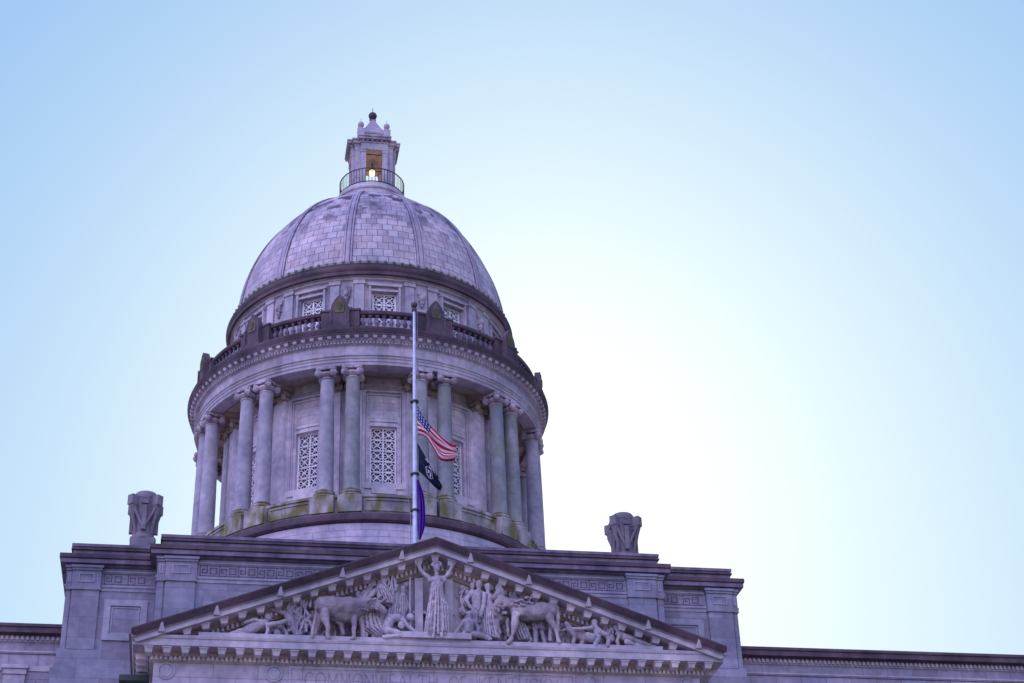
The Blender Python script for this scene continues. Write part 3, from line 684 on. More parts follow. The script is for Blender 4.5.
sh = Matrix.Identity(4)
for s in (-1, 1):
    for i in range(1, 17):
        xc = s * i * .645; z0 = AZ - .5 - SL * abs(xc)
        if z0 < 22.75: continue
        S_ = Matrix.Identity(4); S_[2][0] = -s * SL
        me_m = Matrix.Translation((xc, -25.74, z0)) @ S_
        modil(me_m, GB, GINV)
modil(Matrix.Translation((0, -25.74, AZ - .56)), GB, GINV)
# low relief of drapery and sheaves behind the figures
rnd = random.Random(5); QQ = (MB(), MB())
for _ in range(420):
    x = rnd.uniform(-6.9, 6.9); q = QQ[x > 0]; zt = AZ - 1.15 - SL * abs(x)
    if abs(x) < 1.0 or zt < 23.0: continue
    z0 = rnd.uniform(22.75, zt - .1); l = rnd.uniform(.25, .8); a = rnd.gauss(0, .35); p0 = Vector((x, -25.47, z0)); pts = [p0]
    for i in range(6): a += rnd.gauss(0, .18); pts.append(pts[-1] + Vector((sin(a), rnd.uniform(-.015, .0), cos(a))) * l / 6)
    pts = [p_ for p_ in pts if p_.z < zt]
    if len(pts) > 2: q.tube(pts, rnd.uniform(.045, .09), 7, .03)
    if rnd.random() < .3: q.ball((x, -25.5, min(zt, z0 + l)), .12, 7)
for q in QQ:
    o = q.build('carved_background', 'statue', GB); rm = o.modifiers.new('remesh', 'REMESH'); rm.mode = 'VOXEL'; rm.voxel_size = .03; rm.use_smooth_shade = True
# roundels and inscription
for x in (-9.65, -5.83, 5.83, 9.65):
    q = MB(); T = Matrix.Translation((x, WY, 21.46)) @ Matrix.Rotation(pi / 2, 4, 'X')
    q.rev([(.31, -.02), (.31, .05), (.27, .06), (.245, .03), (.235, .015), (.225, .03), (.2, .045), (.001, .045)], 40, M_=T); q.build('roundel', 'white', PO)
q = MB(); frame(q, -5.3, 5.3, 20.68, 21.755, WY, .09, .07); frame(q, -5.12, 5.12, 20.8, 21.66, WY, .04, .045); q.box(-5.2, 5.2, WY - .03, WY + .02, 20.78, 21.7)
IP = q.build('inscription_panel', 'white', CAP)
GL = {'C': [[(.95, .82), (.75, .97), (.5, 1), (.2, .88), (.04, .6), (.04, .4), (.2, .12), (.5, 0), (.75, .03), (.95, .18)]],
 'O': [[(.5, 1), (.2, .9), (.03, .62), (.03, .38), (.2, .1), (.5, 0), (.8, .1), (.97, .38), (.97, .62), (.8, .9), (.5, 1)]],
 'M': [[(.05, 0), (.15, 1), (.5, .1), (.85, 1), (.95, 0)]], 'N': [[(.08, 0), (.08, 1), (.9, 0), (.9, 1)]],
 'W': [[(0, 1), (.25, 0), (.5, .95), (.75, 0), (1, 1)]], 'E': [[(.75, 1), (.1, 1), (.1, 0), (.8, 0)], [(.1, .52), (.62, .52)]],
 'A': [[(.02, 0), (.5, 1), (.98, 0)], [(.22, .36), (.78, .36)]], 'L': [[(.1, 1), (.1, 0), (.78, 0), (.8, .14)]], 'T': [[(.02, .9), (.02, 1), (.98, 1), (.98, .9)], [(.5, 1), (.5, 0)]],
 'H': [[(.1, 0), (.1, 1)], [(.9, 0), (.9, 1)], [(.1, .52), (.9, .52)]], 'F': [[(.78, .9), (.78, 1), (.1, 1), (.1, 0)], [(.1, .52), (.6, .52)]],
 'K': [[(.1, 0), (.1, 1)], [(.85, 1), (.12, .45)], [(.32, .6), (.92, 0)]], 'V': [[(0, 1), (.5, 0), (1, 1)]], 'Y': [[(0, 1), (.5, .5), (1, 1)], [(.5, .5), (.5, 0)]], '.': [[(.42, .5), (.58, .5)]]}
WD = dict(C=.40, O=.44, M=.48, N=.42, W=.50, E=.32, A=.44, L=.32, T=.38, H=.42, F=.32, K=.38, V=.42, Y=.40)
txt = 'COMMONWEALTH . OF . KENTVCKY'; gap = .075
tot = sum((WD.get(c_, .12) if c_ != ' ' else .04) + gap for c_ in txt); k_ = 9.45 / tot
q = MB(); x = -4.72
for c_ in txt:
    if c_ == '.': q.build('lettering', 'letter', IP); q = MB()
    w_ = WD.get(c_, .12) if c_ != ' ' else .04
    for st in GL.get(c_, []):
        for i, (a, b_) in enumerate(zip(st, st[1:])):
            p0 = Vector((x + a[0] * w_ * k_, 0, 20.99 + a[1] * .56)); p1 = Vector((x + b_[0] * w_ * k_, 0, 20.99 + b_[1] * .56)); d = (p1 - p0).normalized(); n_ = Vector((-d.z, 0, d.x)) * .022
            y0, y1 = WY - .038 - .0005 * i, WY - .028
            vs = [Vector((v.x, yy, v.z)) for yy in (y0, y1) for v in (p0 - n_, p1 - n_, p1 + n_, p0 + n_)]
            q.add(vs, [(0, 1, 2, 3), (7, 6, 5, 4), (0, 4, 5, 1), (1, 5, 6, 2), (2, 6, 7, 3), (3, 7, 4, 0)])
    x += (w_ + gap) * k_
q.build('lettering', 'letter', IP)  # strokes laid on the panel in a darker tone
# portico columns, floor, body
for i in range(6):
    xc = -9.2 + i * 3.68; q = MB(); T = Matrix.Translation((xc, -24.7, 0)); q.rev([(.95, 6.0), (.95, 6.3), (.8, 6.4)] + colprof(.76, .62, 6.5, 18.4), 28, M_=T); o = q.build('portico_column', 'column', CAP)
    q = MB(); c_ = capital(1.5); q.add([T @ Vector((v[0], v[1], v[2] + 18.41)) for v in c_.v], c_.f); q.build('capital', 'stone', o)
q = MB(); q.box(-11, 11, -26.2, -19.6, 4, 6.0); q.box(-11.6, 11.6, -27, -19.6, -1.6, 4); 
for i in range(10): q.box(-8, 8, -27 - .4 * (i + 1), -26.9, -1.6, 3.5 - .5 * i)
q.build('portico_base', 'block', CAP)
q = MB(); q.box(-11.35, -10.3, -24.3, -23.6, 21.5, 21.72); q.build('copper_ledge', 'copper', CAP)

# ================================================================== urns
def urn():
    u = empty('stone_urn', (0, 0, 0))
    q = MB(); q.rev([(.01, .02), (.60, .02), (.60, .14), (.54, .2), (.50, .26), (.50, .36)], 24); q.box(-.56, .56, -.56, .56, -1.1, .02); q.build('foot', 'urnstone', u, loc=(0, 0, 0))
    q = MB(); q.rev([(.01, .3), (.46, .3), (.49, .5), (.52, .9), (.57, 1.5), (.61, 1.85), (.64, 1.95), (.62, 2.05)], 24); q.build('bowl', 'urnstone', u, loc=(0, 0, 0))
    q = MB(); q.rev([(.62, 2.0), (.66, 2.05), (.66, 2.18), (.56, 2.24), (.54, 2.34), (.48, 2.42), (.3, 2.46), (.01, 2.48)], 28); q.build('rim', 'urnstone', u, loc=(0, 0, 0))
    for k in range(4):
        A = Matrix.Rotation(k * pi / 2 + pi / 4, 4, 'Z'); q = MB()      # square handle block at each corner with bracing straps
        q.box(-.17, .17, -.98, -.5, 1.62, 2.1, A); q.box(-.15, .15, -.92, -.5, 1.45, 1.62, A, tp=.02, ty=.06)
        for s in (-1, 1):
            a0 = A @ Vector((s * .05, -.82, 1.6)); a1 = A @ Matrix.Rotation(s * pi / 4, 4, 'Z') @ Vector((0, -.50, .5)); m1 = a0.lerp(a1, .5) * 1.0
            q.tube([a0, m1, a1], .085, 5)
        q.box(-.07, .07, -.84, -.6, .9, 1.5, A, ty=.24, tp=.0) if False else q.tube([A @ Vector((0, -.86, 1.5)), A @ Vector((0, -.66, .9)), A @ Vector((0, -.48, .25))], .10, 5, .06)
        q.build('handle', 'urnstone', u, loc=(0, 0, 0))
        F_ = Matrix.Rotation(k * pi / 2, 4, 'Z'); q = MB(); frame(q, -.17, .17, 1.7, 2.02, -.63, .05, .06)
        q.box(-.14, .14, -.66, -.5, 1.72, 2.0); q.box(-.10, .10, -.66, -.40, .4, 1.62, None); q.v = [tuple(F_ @ Vector(v)) for v in q.v]; q.build('carved_strip', 'urnstone', u, loc=(0, 0, 0))
    return u
U1 = urn(); U1.location = (-11.5, -10.6, 32.97); tag(U1, 'grey stone urn with square handles on the roof left of the dome', 'urn', 'stone urns on the roof')
U2 = copy_tree(U1); U2.location = (11.5, -10.6, 32.97); tag(U2, 'grey stone urn with square handles on the roof right of the dome', 'urn', 'stone urns on the roof')

# ================================================================== flagpole and flags
FX, FY = -.20, -21.8
q = MB(); q.tube([(FX, FY, 25.5), (FX, FY, 39.6)], .125, 16, .055); FP = q.build('flagpole', 'pole', None, loc=(0, 0, 0))
tag(FP, 'tall pale flagpole rising behind the gable with three flags at half mast', 'flagpole')
q = MB(); q.ball((FX, FY, 39.86), .15, 10); q.rev([(.02, 39.5), (.11, 39.52), (.12, 39.66), (.04, 39.72)], 12, M_=Matrix.Translation((FX, FY, 0))); q.build('finial_ball', 'dark', FP)
q = MB()
for z in (34.98, 31.55, 29.9): q.rev([(.10, z), (.19, z), (.19, z + .06), (.10, z + .06)], 14, M_=Matrix.Translation((FX, FY, 0)))
q.build('collar', 'iron', FP)
q = MB(); q.tube([(FX + .16, FY - .05, 26), (FX + .14, FY - .05, 31), (FX + .12, FY - .05, 39.5)], .012, 4); q.tube([(FX - .14, FY, 31.6), (FX - .27, FY, 31.2), (FX - .26, FY, 30.2), (FX - .15, FY, 29.2)], .012, 4); q.tube([(FX + .17, FY, 31.6), (FX + .2, FY, 30.5), (FX - .2, FY - .1, 29.3), (FX - .2, FY, 27)], .012, 4); q.build('rope', 'rope', FP)

def interp(pts, t):
    n = len(pts) - 1; f = t * n; i = min(int(f), n - 1); f -= i; p0 = pts[max(i - 1, 0)]; p1 = pts[i]; p2 = pts[i + 1]; p3 = pts[min(i + 2, n)]
    return tuple(.5 * (2 * p1[k] + (p2[k] - p0[k]) * f + (2 * p0[k] - 5 * p1[k] + 4 * p2[k] - p3[k]) * f * f + (3 * p1[k] - p0[k] - 3 * p2[k] + p3[k]) * f ** 3) for k in (0, 1))
def flagmesh(name, top, bot, fold, m, label, group='flags on the pole'):
    q = MB(); nu, nv = 48, 26; vs = []; 
    for i in range(nu + 1):
        u = i / nu; t = interp(top, u); b_ = interp(bot, u)
        for j in range(nv + 1):
            v = j / nv; x = b_[0] + (t[0] - b_[0]) * v; z = b_[1] + (t[1] - b_[1]) * v
            y = FY - .05 + fold(u, v); vs.append(Vector((x, y, z)))
    fs = []; uv = []
    for i in range(nu):
        for j in range(nv):
            a = i * (nv + 1) + j; fs.append((a, a + nv + 1, a + nv + 2, a + 1)); uv.append([(i / nu, j / nv), ((i + 1) / nu, j / nv), ((i + 1) / nu, (j + 1) / nv), (i / nu, (j + 1) / nv)])
    q.add(vs, fs, uv, True); o = q.build(name, m, None, loc=(0, 0, 0)); tag(o, label, 'flag', group)
    so_ = o.modifiers.new('thick', 'SOLIDIFY'); so_.thickness = .008; return o
def cloth(name, builder):
    m = bpy.data.materials.new(name); m.use_nodes = True; nt = m.node_tree; b = nt.nodes['Principled BSDF']; b.inputs['Roughness'].default_value = .8
    out = nt.nodes['Material Output']; tr = nt.nodes.new('ShaderNodeBsdfTranslucent'); mx = nt.nodes.new('ShaderNodeMixShader'); mx.inputs[0].default_value = .42
    nt.links.new(b.outputs[0], mx.inputs[1]); nt.links.new(tr.outputs[0], mx.inputs[2]); nt.links.new(mx.outputs[0], out.inputs[0])
    c_ = builder(nt); 
    for i in (b.inputs['Base Color'], tr.inputs[0]):
        if isinstance(c_, tuple): i.default_value = (*c_, 1)
        else: nt.links.new(c_, i)
    return m
def us(nt):
    N, L = nt.nodes, nt.links; uv = N.new('ShaderNodeUVMap'); sp = N.new('ShaderNodeSeparateXYZ'); L.new(uv.outputs[0], sp.inputs[0]); U, V = sp.outputs[0], sp.outputs[1]
    def mt(op, a, b=None, c_=None):
        n = N.new('ShaderNodeMath'); n.operation = op
        for i, v in enumerate((a, b, c_)):
            if v is None: continue
            if isinstance(v, (int, float)): n.inputs[i].default_value = v
            else: L.new(v, n.inputs[i])
        return n.outputs[0]
    def mx(f, a, b):
        n = N.new('ShaderNodeMix'); n.data_type = 'RGBA'; L.new(f, n.inputs[0])
        for i, v in ((6, a), (7, b)):
            if isinstance(v, tuple): n.inputs[i].default_value = (*v, 1)
            else: L.new(v, n.inputs[i])
        return n.outputs[2]
    stripe = mt('LESS_THAN', mt('MODULO', mt('MULTIPLY', V, 13.), 2.), 1.)
    col = mx(stripe, (.8, .78, .8), (.66, .005, .10))
    cant = mt('MULTIPLY', mt('LESS_THAN', U, .40), mt('GREATER_THAN', V, 6 / 13))
    du = mt('SUBTRACT', mt('FRACT', mt('MULTIPLY', U, 6 / .4)), .5); dv = mt('SUBTRACT', mt('FRACT', mt('MULTIPLY', mt('SUBTRACT', V, 6 / 13), 5 / (7 / 13))), .5)
    star = mt('LESS_THAN', mt('ADD', mt('MULTIPLY', du, du), mt('MULTIPLY', dv, dv)), .07)
    return mx(cant, col, mx(star, (.05, .02, .26), (.8, .78, .8)))
T_us = [(FX + .08, 34.96), (FX + .36, 34.35), (.5, 33.84), (.87, 33.42), (1.25, 33.16), (1.52, 32.98)]
B_us = [(FX + .12, 33.36), (.07, 33.45), (.30, 33.3), (.58, 32.82), (.92, 32.36), (1.5, 32.34)]
flagmesh('striped_flag', T_us, B_us, lambda u, v: .16 * u * sin(9 * u + 7 * v) + .10 * sin(14 * v + 3 * u) * min(1, 3 * u), cloth('striped_cloth', us), 'red and white striped flag with starred blue corner, topmost on the flagpole')
T_p = [(FX + .10, 33.05), (.31, 32.28), (.64, 31.69), (.93, 31.01)]; B_p = [(FX + .12, 31.75), (.16, 31.55), (.5, 31.12), (.88, 30.94)]
pf = flagmesh('black_flag', T_p, B_p, lambda u, v: .12 * u * sin(8 * u + 5 * v) + .08 * sin(12 * v) * min(1, 3 * u), cloth('black_cloth', lambda nt: (.012, .013, .06)), 'dark flag with a white emblem, hanging in the middle of the flagpole')
# white emblem: round badge outline with a head in profile, and short words above and below
q = MB()
def onp(u, v, d=-.03):
    t = interp(T_p, u); b_ = interp(B_p, u); return Vector((b_[0] + (t[0] - b_[0]) * v, FY - .05 + .12 * u * sin(8 * u + 5 * v) + .08 * sin(12 * v) * min(1, 3 * u) + d, b_[1] + (t[1] - b_[1]) * v))
def strokes(pts, w_=.018):
    P_ = [onp(*p_) for p_ in pts]
    for a, b_ in zip(P_, P_[1:]): q.tube([a, b_], w_, 5)
strokes([(.5 + .15 * cos(t), .5 + .30 * sin(t)) for t in [2 * pi * i / 16 for i in range(17)]], .014)
strokes([(.46, .30), (.47, .42), (.44, .52), (.47, .64), (.53, .66), (.56, .56), (.54, .42), (.57, .30)], .03)
def word(w, u0, v0, su, sv):
    x_ = u0
    for ch in w:
        for st in GLW[ch]: strokes([(x_ + a * su, v0 + b_ * sv) for a, b_ in st], .011)
        x_ += su * 1.45
GLW = {'P': [[(0, 0), (0, 1), (.8, 1), (.8, .5), (0, .5)]], 'O': GL['O'], 'W': GL['W'], 'M': GL['M'], 'I': [[(.5, 0), (.5, 1)]], 'A': GL['A']}
word('POW', .30, .82, .10, .12); word('MIA', .52, .82, .10, .12)
q.build('emblem', 'emblem', pf)
T_k = [(FX + .10, 31.35), (FX + .32, 30.7), (FX + .40, 30.0), (FX + .38, 29.2), (FX + .22, 28.65)]; B_k = [(FX + .09, 31.3), (FX + .1, 30.5), (FX + .1, 29.7), (FX + .10, 29.1), (FX + .14, 28.62)]
kf = flagmesh('purple_flag', T_k, B_k, lambda u, v: .10 * sin(16 * v) - .04, cloth('purple_cloth', lambda nt: (.16, .03, .50)), 'limp violet blue flag hanging folded along the pole, lowest of the three')

